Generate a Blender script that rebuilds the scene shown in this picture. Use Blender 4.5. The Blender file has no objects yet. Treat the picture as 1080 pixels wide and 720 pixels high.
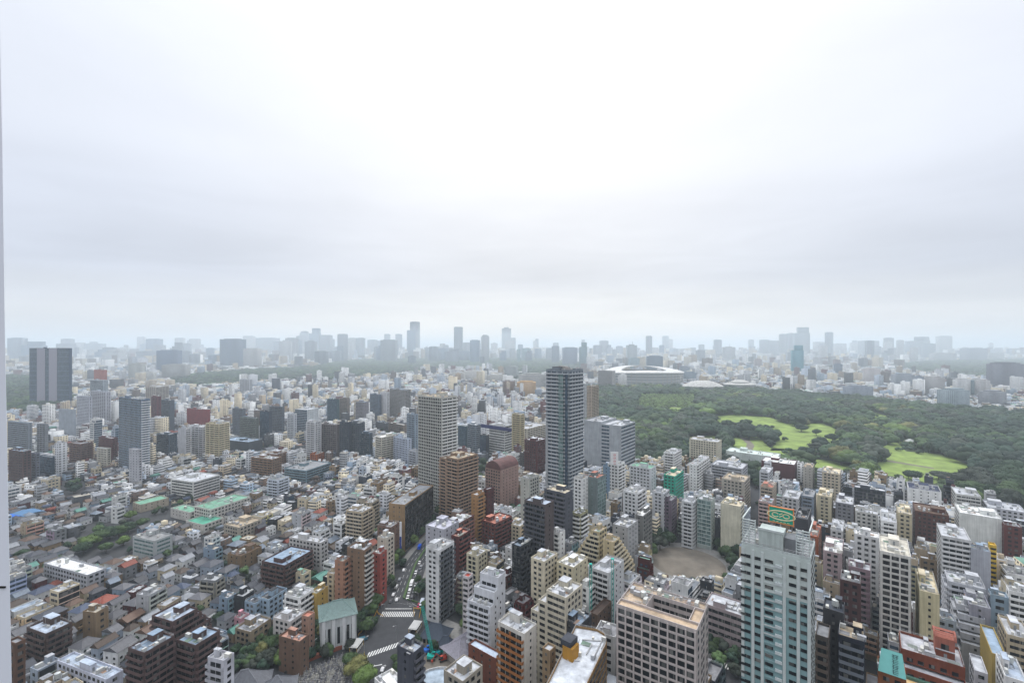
import bpy, bmesh, math, random
import numpy as np
from mathutils import Vector
rad = math.radians
S = bpy.context.scene
COL = S.collection
rnd = random.Random(11)
# ------------------------------------------------------------------ camera, sky, sun, exposure
F, HC, HX, HY = 480.0, 165.0, 540.0, 365.0        # focal length and horizon of the photograph in its own pixels, eye height in metres
cam = bpy.data.cameras.new('camera'); camo = bpy.data.objects.new('camera', cam); COL.objects.link(camo)
camo.location = (0, 0, HC); camo.rotation_euler = (rad(90), 0, 0)
cam.sensor_width = 36; cam.lens = 16; cam.shift_y = 5 / 1080
cam.clip_start = 0.1; cam.clip_end = 120000
S.camera = camo
S.view_settings.view_transform = 'Standard'; S.view_settings.look = 'None'
S.view_settings.exposure = 0.12; S.view_settings.gamma = 1; S.view_settings.use_curve_mapping = False
S.render.engine = 'CYCLES'
cy = S.cycles
cy.use_denoising = True; cy.max_bounces = 5; cy.diffuse_bounces = 2; cy.glossy_bounces = 2; cy.volume_bounces = 2
cy.transmission_bounces = 2; cy.use_adaptive_sampling = False; cy.sample_clamp_indirect = 4
cy.caustics_reflective = False; cy.caustics_refractive = False
SUN_EL, SUN_AZ = 52, 4                             # behind the cloud, ahead of the camera
W = bpy.data.worlds.new('World'); S.world = W; W.use_nodes = True
wn, wl = W.node_tree.nodes, W.node_tree.links
wn.clear()
def N(nodes, t, **kw):
    n = nodes.new(t)
    for k, v in kw.items():
        if k == 'ins':
            for a, b in v.items(): n.inputs[a].default_value = b
        else: setattr(n, k, v)
    return n
tc = N(wn, 'ShaderNodeTexCoord')
sky = N(wn, 'ShaderNodeTexSky', sky_type='NISHITA', sun_disc=False, sun_elevation=rad(SUN_EL), sun_rotation=rad(SUN_AZ))
sep = N(wn, 'ShaderNodeSeparateXYZ'); wl.new(tc.outputs['Generated'], sep.inputs[0])
# overcast deck: brightness by elevation
ramp = N(wn, 'ShaderNodeValToRGB'); wl.new(sep.outputs[2], ramp.inputs[0])
cr = ramp.color_ramp; cr.interpolation = 'EASE'
SKY_STOPS = [(0.0, (.93, .90, .86)), (0.05, (.91, .885, .85)), (0.09, (.83, .825, .825)), (0.14, (.735, .745, .78)),
             (0.24, (.84, .85, .885)), (0.36, (.96, .965, .985)), (0.58, (1.06, 1.06, 1.07)), (0.76, (2.0, 2.07, 2.18)), (1.0, (2.35, 2.42, 2.55))]
cr.elements[0].position, cr.elements[1].position = 0.0, 1.0
for p, c in SKY_STOPS[1:-1]: cr.elements.new(p)
for e, (p, c) in zip(cr.elements, SKY_STOPS): e.position = p; e.color = (*[v for v in c], 1)
# soft cloud structure
mp = N(wn, 'ShaderNodeMapping', ins={'Scale': (1.0, 1.0, 3.2)}); wl.new(tc.outputs['Generated'], mp.inputs[0])
nz = N(wn, 'ShaderNodeTexNoise', ins={'Scale': 1.9, 'Detail': 5.0, 'Roughness': .5, 'Distortion': .4}); wl.new(mp.outputs[0], nz.inputs['Vector'])
mr = N(wn, 'ShaderNodeMapRange', ins={'From Min': .3, 'From Max': .7, 'To Min': .955, 'To Max': 1.045}); wl.new(nz.outputs[0], mr.inputs[0])
mpb = N(wn, 'ShaderNodeMapping', ins={'Scale': (1.0, 1.0, 7.0)}); wl.new(tc.outputs['Generated'], mpb.inputs[0])
nzb = N(wn, 'ShaderNodeTexNoise', ins={'Scale': 2.6, 'Detail': 4.0, 'Roughness': .5, 'Distortion': .6}); wl.new(mpb.outputs[0], nzb.inputs['Vector'])
mrb = N(wn, 'ShaderNodeMapRange', ins={'From Min': .3, 'From Max': .7, 'To Min': .94, 'To Max': 1.05}); wl.new(nzb.outputs[0], mrb.inputs[0])
lowm = N(wn, 'ShaderNodeMapRange', interpolation_type='SMOOTHSTEP', ins={'From Min': .16, 'From Max': .36, 'To Min': 1.0, 'To Max': 0.0}); wl.new(sep.outputs[2], lowm.inputs[0])
mb_ = N(wn, 'ShaderNodeMix', data_type='FLOAT'); mb_.inputs[2].default_value = 1.0; wl.new(lowm.outputs[0], mb_.inputs[0]); wl.new(mrb.outputs[0], mb_.inputs[3])
mlt = N(wn, 'ShaderNodeMath', operation='MULTIPLY'); wl.new(mr.outputs[0], mlt.inputs[0]); wl.new(mb_.outputs[0], mlt.inputs[1])
# broad glow where the sun stands behind the cloud, bluish grey away from it
ax = N(wn, 'ShaderNodeMath', operation='ABSOLUTE'); 
sh = N(wn, 'ShaderNodeMath', operation='SUBTRACT', ins={1: 0.06}); wl.new(sep.outputs[0], sh.inputs[0]); wl.new(sh.outputs[0], ax.inputs[0])
gl = N(wn, 'ShaderNodeMapRange', interpolation_type='SMOOTHSTEP', ins={'From Min': .05, 'From Max': .85, 'To Min': 1.0, 'To Max': 0.0}); wl.new(ax.outputs[0], gl.inputs[0])
side = N(wn, 'ShaderNodeMix', data_type='RGBA'); side.inputs[6].default_value = (.83, .87, .95, 1); side.inputs[7].default_value = (1.04, 1.035, 1.03, 1)
wl.new(gl.outputs[0], side.inputs[0])
m1 = N(wn, 'ShaderNodeMix', data_type='RGBA', blend_type='MULTIPLY'); m1.inputs[0].default_value = 1
wl.new(ramp.outputs[0], m1.inputs[6]); wl.new(side.outputs[2], m1.inputs[7])
m2 = N(wn, 'ShaderNodeMix', data_type='RGBA', blend_type='MULTIPLY'); m2.inputs[0].default_value = 1
cmb = N(wn, 'ShaderNodeCombineColor'); [wl.new(mlt.outputs[0], cmb.inputs[i]) for i in range(3)]
wl.new(m1.outputs[2], m2.inputs[6]); wl.new(cmb.outputs[0], m2.inputs[7])
bgc = N(wn, 'ShaderNodeBackground', ins={'Strength': 1.0}); wl.new(m2.outputs[2], bgc.inputs[0])
bgs = N(wn, 'ShaderNodeBackground', ins={'Strength': .07}); wl.new(sky.outputs[0], bgs.inputs[0])
mxs = N(wn, 'ShaderNodeMixShader', ins={0: .93}); wl.new(bgs.outputs[0], mxs.inputs[1]); wl.new(bgc.outputs[0], mxs.inputs[2])
wo = N(wn, 'ShaderNodeOutputWorld'); wl.new(mxs.outputs[0], wo.inputs[0])
sun = bpy.data.lights.new('sun', 'SUN'); suno = bpy.data.objects.new('sun', sun); COL.objects.link(suno)
sun.energy = 1.5; sun.angle = rad(14); sun.color = (1, .97, .93)
suno.rotation_euler = (rad(SUN_EL - 90), 0, rad(-SUN_AZ)); suno.location = (0, 60, 400)

HAZE_D = .00015
# ------------------------------------------------------------------ helpers
def P(px, py, z=0.0):
    Y = F * (HC - z) / (py - HY)
    return ((px - HX) / F * Y, Y)
def proj(X, Y, Z): return (HX + F * X / Y, HY + F * (HC - Z) / Y)
def C(r, g, b): return (r, g, b, 1)
COLS = dict(white=(.78, .78, .77), cream=(.64, .57, .44), beige=(.45, .38, .29), tan=(.31, .235, .155), brown=(.14, .095, .07), darkbrown=(.075, .052, .042),
    maroon=(.11, .032, .032), salmon=(.46, .22, .17), brick=(.21, .085, .055), charcoal=(.05, .054, .062), grey=(.28, .285, .295), lightgrey=(.50, .51, .53),
    bluegrey=(.30, .37, .45), navy=(.022, .035, .085), teal=(.10, .36, .32), mint=(.20, .36, .27), pink=(.58, .34, .38), yellow=(.62, .44, .10),
    orange=(.55, .22, .05), slate=(.085, .095, .115), olive=(.27, .24, .13), paleblue=(.44, .49, .56), green=(.18, .42, .12), purple=(.20, .16, .20), redroof=(.32, .06, .04), blue=(.03, .16, .5))
CNAME = dict(lightgrey='light grey', darkbrown='dark brown', bluegrey='blue-grey', paleblue='pale blue', redroof='red')
def cn(c): return CNAME.get(c, c)
def mat(name, base=(.5, .5, .5), rough=.8, objcol=False, attr=None, noise=0.0, nscale=.3, metal=0.0, streak=0.0, spec=.3):
    m = bpy.data.materials.new(name); m.use_nodes = True
    n, l = m.node_tree.nodes, m.node_tree.links; n.clear()
    b = N(n, 'ShaderNodeBsdfPrincipled'); o = N(n, 'ShaderNodeOutputMaterial'); l.new(b.outputs[0], o.inputs[0])
    b.inputs['Roughness'].default_value = rough; b.inputs['Metallic'].default_value = metal
    b.inputs['Specular IOR Level'].default_value = spec
    if objcol: src = N(n, 'ShaderNodeObjectInfo').outputs['Color']
    elif attr: src = N(n, 'ShaderNodeAttribute', attribute_name=attr).outputs['Color']
    else:
        rgb = N(n, 'ShaderNodeRGB'); rgb.outputs[0].default_value = C(*base); src = rgb.outputs[0]
    g = N(n, 'ShaderNodeNewGeometry')
    def mul(src, fac_socket):
        mm = N(n, 'ShaderNodeMix', data_type='RGBA', blend_type='MULTIPLY'); mm.inputs[0].default_value = 1
        cc = N(n, 'ShaderNodeCombineColor')
        for i in range(3): l.new(fac_socket, cc.inputs[i])
        l.new(src, mm.inputs[6]); l.new(cc.outputs[0], mm.inputs[7]); return mm.outputs[2]
    if noise:
        t = N(n, 'ShaderNodeTexNoise', ins={'Scale': nscale, 'Detail': 4.0, 'Roughness': .65}); l.new(g.outputs['Position'], t.inputs['Vector'])
        r = N(n, 'ShaderNodeMapRange', ins={'From Min': .3, 'From Max': .7, 'To Min': 1 - noise, 'To Max': 1 + noise * .6}); l.new(t.outputs[0], r.inputs[0])
        src = mul(src, r.outputs[0])
    if streak:
        mpp = N(n, 'ShaderNodeMapping', ins={'Scale': (1.3, 1.3, .06)}); l.new(g.outputs['Position'], mpp.inputs[0])
        t = N(n, 'ShaderNodeTexNoise', ins={'Scale': 1.0, 'Detail': 3.0}); l.new(mpp.outputs[0], t.inputs['Vector'])
        r = N(n, 'ShaderNodeMapRange', ins={'From Min': .35, 'From Max': .65, 'To Min': 1 - streak, 'To Max': 1.0}); l.new(t.outputs[0], r.inputs[0])
        src = mul(src, r.outputs[0])
    l.new(src, b.inputs['Base Color'])
    m['_b'] = 1
    return m
def glass_mat(name, dark, light, rough=.16, cell=(1.3, 1.3, 3.0), spec=.32, thr=.62):
    """window glass: curtains and blinds behind some panes make them paler"""
    m = bpy.data.materials.new(name); m.use_nodes = True
    n, l = m.node_tree.nodes, m.node_tree.links; n.clear()
    b = N(n, 'ShaderNodeBsdfPrincipled'); o = N(n, 'ShaderNodeOutputMaterial'); l.new(b.outputs[0], o.inputs[0])
    b.inputs['Roughness'].default_value = rough; b.inputs['Specular IOR Level'].default_value = spec
    g = N(n, 'ShaderNodeNewGeometry'); v = N(n, 'ShaderNodeVectorMath', operation='SNAP'); v.inputs[1].default_value = cell
    l.new(g.outputs['Position'], v.inputs[0]); w = N(n, 'ShaderNodeTexWhiteNoise'); l.new(v.outputs[0], w.inputs['Vector'])
    r = N(n, 'ShaderNodeMapRange', ins={'From Min': thr, 'From Max': 1.0}); l.new(w.outputs[0], r.inputs[0])
    mx = N(n, 'ShaderNodeMix', data_type='RGBA'); mx.inputs[6].default_value = C(*dark); mx.inputs[7].default_value = C(*light)
    l.new(r.outputs[0], mx.inputs[0]); l.new(mx.outputs[2], b.inputs['Base Color'])
    return m
M = {}
M['wall'] = mat('wall_render', objcol=True, noise=.20, nscale=.12, streak=.2)
M['roof'] = mat('roof_membrane', objcol=True, noise=.48, nscale=.22, rough=.75)
M['rooftile'] = mat('roof_tiles', objcol=True, noise=.25, nscale=.9, rough=.6, streak=.1)
M['panel'] = mat('painted_panel', objcol=True, noise=.08, nscale=.5, rough=.55)
M['metal'] = mat('painted_metal', objcol=True, noise=.15, nscale=1.5, rough=.4, metal=.2)
M['glass'] = glass_mat('window_glass', (.009, .012, .015), (.15, .15, .14), thr=.66)
M['bluglass'] = glass_mat('blue_window_glass', (.018, .036, .06), (.06, .10, .14), thr=.5)
M['grnglass'] = glass_mat('green_window_glass', (.07, .12, .12), (.20, .28, .27), thr=.4)
M['asphalt'] = mat('asphalt', (.042, .043, .047), noise=.25, nscale=.25, rough=.9)
M['paint'] = mat('road_paint', (.62, .62, .60), noise=.35, nscale=1.2)
M['pave'] = mat('pavement_slabs', (.20, .195, .185), noise=.25, nscale=.5)
M['grass'] = mat('grass', (.19, .26, .06), noise=.5, nscale=.045, rough=.95)
M['sand'] = mat('sandy_soil', (.155, .135, .11), noise=.3, nscale=.09, rough=.95)
M['trunk'] = mat('bark', (.07, .05, .035), noise=.3, nscale=2)
M['leaf'] = mat('leaves', objcol=True, noise=.45, nscale=.35, rough=.75, spec=.2)
M['leafattr'] = mat('leaves_wood', attr='col', noise=.45, nscale=.25, rough=.75, spec=.2)
M['stone'] = mat('granite', objcol=True, noise=.35, nscale=2.5, rough=.6)
def fillwall(name, attr=True):
    """walls of the small far buildings: colour from the attribute, window openings laid out in metres over UV"""
    m = bpy.data.materials.new(name); m.use_nodes = True
    n, l = m.node_tree.nodes, m.node_tree.links; n.clear()
    b = N(n, 'ShaderNodeBsdfPrincipled', ins={'Roughness': .7, 'Specular IOR Level': .3}); o = N(n, 'ShaderNodeOutputMaterial'); l.new(b.outputs[0], o.inputs[0])
    at = N(n, 'ShaderNodeAttribute', attribute_name='col'); st = N(n, 'ShaderNodeAttribute', attribute_name='sty')
    uv = N(n, 'ShaderNodeUVMap', uv_map='uv'); sp = N(n, 'ShaderNodeSeparateXYZ'); l.new(uv.outputs[0], sp.inputs[0])
    def mth(op, a, bb=None, c=None):
        k = N(n, 'ShaderNodeMath', operation=op)
        for i, x in enumerate((a, bb, c)):
            if x is None: continue
            if isinstance(x, (int, float)): k.inputs[i].default_value = x
            else: l.new(x, k.inputs[i])
        return k.outputs[0]
    u, v, s = sp.outputs[0], sp.outputs[1], st.outputs['Fac']
    fv = mth('FRACT', mth('DIVIDE', v, 3.0)); pw = mth('ADD', mth('MULTIPLY', s, 3.0), 2.0)
    fu = mth('FRACT', mth('DIVIDE', u, pw))
    inv = mth('MULTIPLY', mth('GREATER_THAN', fv, .30), mth('LESS_THAN', fv, .78))
    inu = mth('MULTIPLY', mth('GREATER_THAN', fu, .22), mth('LESS_THAN', fu, .78))
    band = mth('MAXIMUM', mth('LESS_THAN', s, .42), inu)
    nb = mth('LESS_THAN', s, .85)
    top = mth('GREATER_THAN', v, .8)
    msk = mth('MULTIPLY', mth('MULTIPLY', inv, band), mth('MULTIPLY', nb, top))
    wn_ = N(n, 'ShaderNodeTexWhiteNoise', noise_dimensions='3D'); cx = N(n, 'ShaderNodeCombineXYZ')
    l.new(mth('FLOOR', mth('DIVIDE', u, pw)), cx.inputs[0]); l.new(mth('FLOOR', mth('DIVIDE', v, 3.0)), cx.inputs[1]); l.new(s, cx.inputs[2]); l.new(cx.outputs[0], wn_.inputs[0])
    wr = N(n, 'ShaderNodeMapRange', ins={'From Min': 0, 'From Max': 1, 'To Min': .008, 'To Max': .08}); l.new(wn_.outputs[0], wr.inputs[0])
    wc = N(n, 'ShaderNodeCombineColor'); [l.new(wr.outputs[0], wc.inputs[i]) for i in range(3)]
    g = N(n, 'ShaderNodeNewGeometry'); t = N(n, 'ShaderNodeTexNoise', ins={'Scale': .15, 'Detail': 3.0}); l.new(g.outputs['Position'], t.inputs['Vector'])
    r = N(n, 'ShaderNodeMapRange', ins={'From Min': .3, 'From Max': .7, 'To Min': .82, 'To Max': 1.05}); l.new(t.outputs[0], r.inputs[0])
    rc = N(n, 'ShaderNodeCombineColor'); [l.new(r.outputs[0], rc.inputs[i]) for i in range(3)]
    mm = N(n, 'ShaderNodeMix', data_type='RGBA', blend_type='MULTIPLY'); mm.inputs[0].default_value = 1; l.new(at.outputs['Color'], mm.inputs[6]); l.new(rc.outputs[0], mm.inputs[7])
    mx = N(n, 'ShaderNodeMix', data_type='RGBA'); l.new(msk, mx.inputs[0]); l.new(mm.outputs[2], mx.inputs[6]); l.new(wc.outputs[0], mx.inputs[7])
    l.new(mx.outputs[2], b.inputs['Base Color'])
    rr = mth('SUBTRACT', .75, mth('MULTIPLY', msk, .55)); l.new(rr, b.inputs['Roughness'])
    return m
M['fillwall'] = fillwall('far_facades')
M['fillroof'] = mat('far_roofs', attr='col', noise=.25, nscale=.2)

def props(o, label=None, cat=None, group=None, kind=None):
    if label: o['label'] = label
    if cat: o['category'] = cat
    if group: o['group'] = group
    if kind: o['kind'] = kind
    return o
def alb(c):        # surface albedo of a colour as listed
    m = sum(c[:3]) / 3; return tuple(max(.004, .93 * (max(0, m + (x - m) * 1.12)) ** 1.15) for x in c[:3])
def link(name, data, parent=None, color=None, loc=None, rz=0.0, rot=None):
    o = bpy.data.objects.new(name, data); COL.objects.link(o)
    if parent is not None: o.parent = parent
    if loc is not None: o.location = loc
    if rot: o.rotation_euler = rot
    elif rz: o.rotation_euler = (0, 0, rz)
    if color is not None: o.color = C(*alb(color))
    return o
def empty(name, loc, rz=0.0):
    return link(name, None, loc=loc, rz=rz)
class MB:
    """collects boxes, prisms and tubes into one mesh"""
    def __init__(s): s.v, s.f, s.m = [], [], []
    def box(s, cx, cy, cz, w, d, h, rz=0, mi=0, rx=0):
        k = len(s.v); c, sn = math.cos(rz), math.sin(rz)
        for z in (-h / 2, h / 2):
            for x, y in ((-w / 2, -d / 2), (w / 2, -d / 2), (w / 2, d / 2), (-w / 2, d / 2)):
                s.v.append((cx + x * c - y * sn, cy + x * sn + y * c, cz + z))
        for q in ((3, 2, 1, 0), (4, 5, 6, 7), (0, 1, 5, 4), (1, 2, 6, 5), (2, 3, 7, 6), (3, 0, 4, 7)):
            s.f.append([k + i for i in q]); s.m.append(mi)
        return s
    def bar(s, p, q, w, mi=0, n=4):
        p, q = Vector(p), Vector(q); d = (q - p).normalized(); a = d.orthogonal().normalized(); b = d.cross(a); k = len(s.v)
        for e in (p, q):
            for i in range(n):
                t = 2 * math.pi * (i + .5) / n; s.v.append(tuple(e + (a * math.cos(t) + b * math.sin(t)) * w))
        for i in range(n): s.f.append([k + i, k + (i + 1) % n, k + n + (i + 1) % n, k + n + i]); s.m.append(mi)
        s.f.append([k + i for i in range(n)][::-1]); s.f.append([k + n + i for i in range(n)]); s.m += [mi, mi]
        return s
    def cone(s, cx, cy, z0, z1, r0, r1, n=12, mi=0, sx=1, sy=1, rz=0):
        k = len(s.v); c0, s0 = math.cos(rz), math.sin(rz)
        for z, r in ((z0, r0), (z1, r1)):
            for i in range(n):
                t = 2 * math.pi * i / n; x, y = r * math.cos(t) * sx, r * math.sin(t) * sy
                s.v.append((cx + x * c0 - y * s0, cy + x * s0 + y * c0, z))
        for i in range(n): s.f.append([k + i, k + (i + 1) % n, k + n + (i + 1) % n, k + n + i]); s.m.append(mi)
        s.f.append([k + i for i in range(n)][::-1]); s.f.append([k + n + i for i in range(n)]); s.m += [mi, mi]
        return s
    def poly(s, pts, mi=0): k = len(s.v); s.v += [tuple(p) for p in pts]; s.f.append(list(range(k, k + len(pts)))); s.m.append(mi); return s
    def prism(s, pts, z0, z1, mi=0, bottom=True, top=True):
        k = len(s.v); n = len(pts)
        for z in (z0, z1): s.v += [(p[0], p[1], z) for p in pts]
        for i in range(n): s.f.append([k + i, k + (i + 1) % n, k + n + (i + 1) % n, k + n + i]); s.m.append(mi)
        if bottom: s.f.append([k + i for i in range(n)][::-1]); s.m.append(mi)
        if top: s.f.append([k + n + i for i in range(n)]); s.m.append(mi)
        return s
    def mesh(s, name, mats):
        me = bpy.data.meshes.new(name); me.from_pydata(s.v, [], s.f)
        for m in (mats if isinstance(mats, (list, tuple)) else [mats]): me.materials.append(m)
        if any(s.m): me.polygons.foreach_set('material_index', s.m)
        return me
_cache = {}
def cbox(w, d, h, m):
    k = ('b', round(w, 2), round(d, 2), round(h, 2), m)
    if k not in _cache: _cache[k] = MB().box(0, 0, 0, w, d, h).mesh('box', M[m])
    return _cache[k]
# ------------------------------------------------------------------ labels: every thing says where it stands among landmarks one can find
LANDMARKS = [('the black high-rise', 596, 450), ('the mint-roofed school', 222, 528), ('the pale green-and-white tower', 820, 640), ('the stadium', 678, 396),
    ('the tan black-glass slab', 436, 550), ('the road junction', 400, 660), ('the graveyard', 345, 708), ('the pinkish light-well block', 695, 650),
    ('the round playground', 727, 593), ('the red-brick salmon-topped block', 982, 690), ('the cream blue-banded block', 978, 627), ('the brown stepped apartments', 195, 675),
    ('the white office with a navy top', 527, 458), ('the dark blue striped slab', 53, 395), ('the white-framed blue glass tower', 140, 450), ('the brown banded tower', 483, 500),
    ('the grey lattice tower', 461, 455), ('the grey ribbon-window office', 643, 465), ('the maroon hall', 825, 497), ('the cream balcony row', 222, 462),
    ('the dark grid tower', 940, 610), ('the pink arched building', 530, 510), ('the green-roofed slate hall', 357, 645), ('the long white-roofed school', 82, 592),
    ('the terraced cream pyramid', 625, 560), ('the curved dark balcony tower', 566, 590), ('the construction yard', 455, 690), ('the lawns', 850, 455), ('the red brick block by the park', 981, 545),
    ('the low courtyard block', 315, 490), ('the charcoal twin blocks', 370, 460), ('the red-walled hall', 207, 440), ('the blue tarpaulin', 12, 545), ('the white terraces', 1020, 625),
    ('the cream park-side complex', 885, 510), ('the brown brick tower', 380, 610), ('the white stepped tower', 512, 620), ('the grey domes', 745, 404)]
HORIZON_MARKS = [('the dark blue striped slab', 53, 375), ('the wide blue slab', 241, 365), ('the tallest pale tower', 436, 350), ('the slim grey tower', 483, 352), ('the rounded-top tower', 511, 360), ('the black high-rise', 596, 385),
    ('the stadium', 678, 384), ('the tallest right-hand tower', 848, 350), ('the needle tower', 876, 355), ('the broad pale slab pair', 976, 360), ('the striped white slab', 263, 378), ('the far palace wood', 430, 385), ('the dark round-shouldered tower', 1068, 390)]
AUTO = []      # (object, description, px, py, landmark table)
def auto(o, desc, cat, px, py, group=None, lm=None):
    o['category'] = cat
    if group: o['group'] = group
    AUTO.append((o, desc, px, py, lm or LANDMARKS))
ORD = ['', 'second', 'third', 'fourth', 'fifth', 'sixth', 'seventh', 'eighth', 'ninth', 'tenth', 'eleventh', 'twelfth', 'thirteenth', 'fourteenth', 'fifteenth', 'sixteenth', 'seventeenth', 'eighteenth', 'nineteenth', 'twentieth']
def finish_labels():
    groups = {}; ndesc = {}
    for a_ in AUTO: ndesc[a_[1]] = ndesc.get(a_[1], 0) + 1
    for o, d, x, y, lm in AUTO:
        best = sorted(lm, key=lambda l: (l[1] - x) ** 2 + (2.2 * (l[2] - y)) ** 2)[:1][0]
        dx, dy = x - best[1], (y - best[2]) * 2.2
        rel = ('left of' if dx < 0 else 'right of') if abs(dx) > abs(dy) else ('in front of' if dy > 0 else 'behind')
        groups.setdefault((d, rel, best[0]), []).append((dx * dx + dy * dy, o))
    for (d, rel, l), os_ in groups.items():
        os_.sort(key=lambda t: t[0])
        for k, (_, o) in enumerate(os_):
            if len(os_) == 1: t = f'{d} {rel} {l}'
            elif k < len(ORD): t = f'{"nearest" if k == 0 else ORD[k] + " nearest"} {d} {rel} {l}'
            else: t = f'outlying {d} {rel} {l}'
            w = t.split()
            if len(w) > 16 and ndesc[d] == 1: w = d.split()
            o['label'] = ' '.join(w[:16])
# ------------------------------------------------------------------ buildings
TN = -38
HEROES = []            # footprints (world polygons) with screen data, kept clear by the fill
EXCL = []              # other polygons kept clear
def inset(pts, d):
    n = len(pts); out = []
    for i in range(n):
        p0, p1, p2 = Vector(pts[i - 1]), Vector(pts[i]), Vector(pts[(i + 1) % n])
        a = (p1 - p0).normalized(); b = (p2 - p1).normalized()
        na, nb = Vector((-a.y, a.x)), Vector((-b.y, b.x)); m = (na + nb)
        if m.length < 1e-6: m = na
        m.normalize(); out.append(tuple(p1 + m * (d / max(.3, m.dot(na)))))
    return out
def shell_mesh(wings, par=.9):
    mb = MB(); rb = MB()
    for pts, z0, z1, *_ in wings:
        t = min(.28, .1 * par + .15); ins = inset(pts, t); n = len(pts); k = len(mb.v)
        zr = z1 - par
        mb.v += [(p[0], p[1], z0) for p in pts] + [(p[0], p[1], z1) for p in pts] + [(p[0], p[1], z1) for p in ins] + [(p[0], p[1], zr) for p in ins]
        for a in range(3):
            for i in range(n):
                j = (i + 1) % n; mb.f.append([k + a * n + i, k + a * n + j, k + (a + 1) * n + j, k + (a + 1) * n + i]); mb.m.append(0)
        ins2 = inset(pts, t * .7)
        rb.poly([(p[0], p[1], zr + .02) for p in ins2])
    return mb.mesh('wall', M['wall']), rb.mesh('roof', M['roof'])
def row_mesh(L, bay, ww, hh, m, key=None):
    k = ('row', round(L, 1), round(bay, 2), round(ww, 2), round(hh, 2), m)
    if k not in _cache:
        n = max(1, int((L - .6) / bay)); x0 = -n * bay / 2 + bay / 2; mb = MB()
        for i in range(n): mb.box(x0 + i * bay, 0, 0, ww, .10, hh)
        _cache[k] = mb.mesh('row', M[m])
    return _cache[k]
def balc_mesh(L, dep, part, ph, endw=True):
    k = ('bal', round(L, 1), round(dep, 2), round(part, 1), round(ph, 2))
    if k not in _cache:
        mb = MB().box(0, dep / 2, -.08, L, dep, .16).box(0, dep - .06, ph / 2, L, .12, ph)
        mb.box(-L / 2 + .07, dep / 2, ph / 2, .14, dep - .14, ph).box(L / 2 - .07, dep / 2, ph / 2, .14, dep - .14, ph)
        n = int(L / part)
        for i in range(1, n): mb.box(-L / 2 + i * L / n, (dep - .14) / 2, 1.15, .12, dep - .14, 2.3)
        _cache[k] = mb.mesh('balc', M['panel'])
    return _cache[k]
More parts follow.
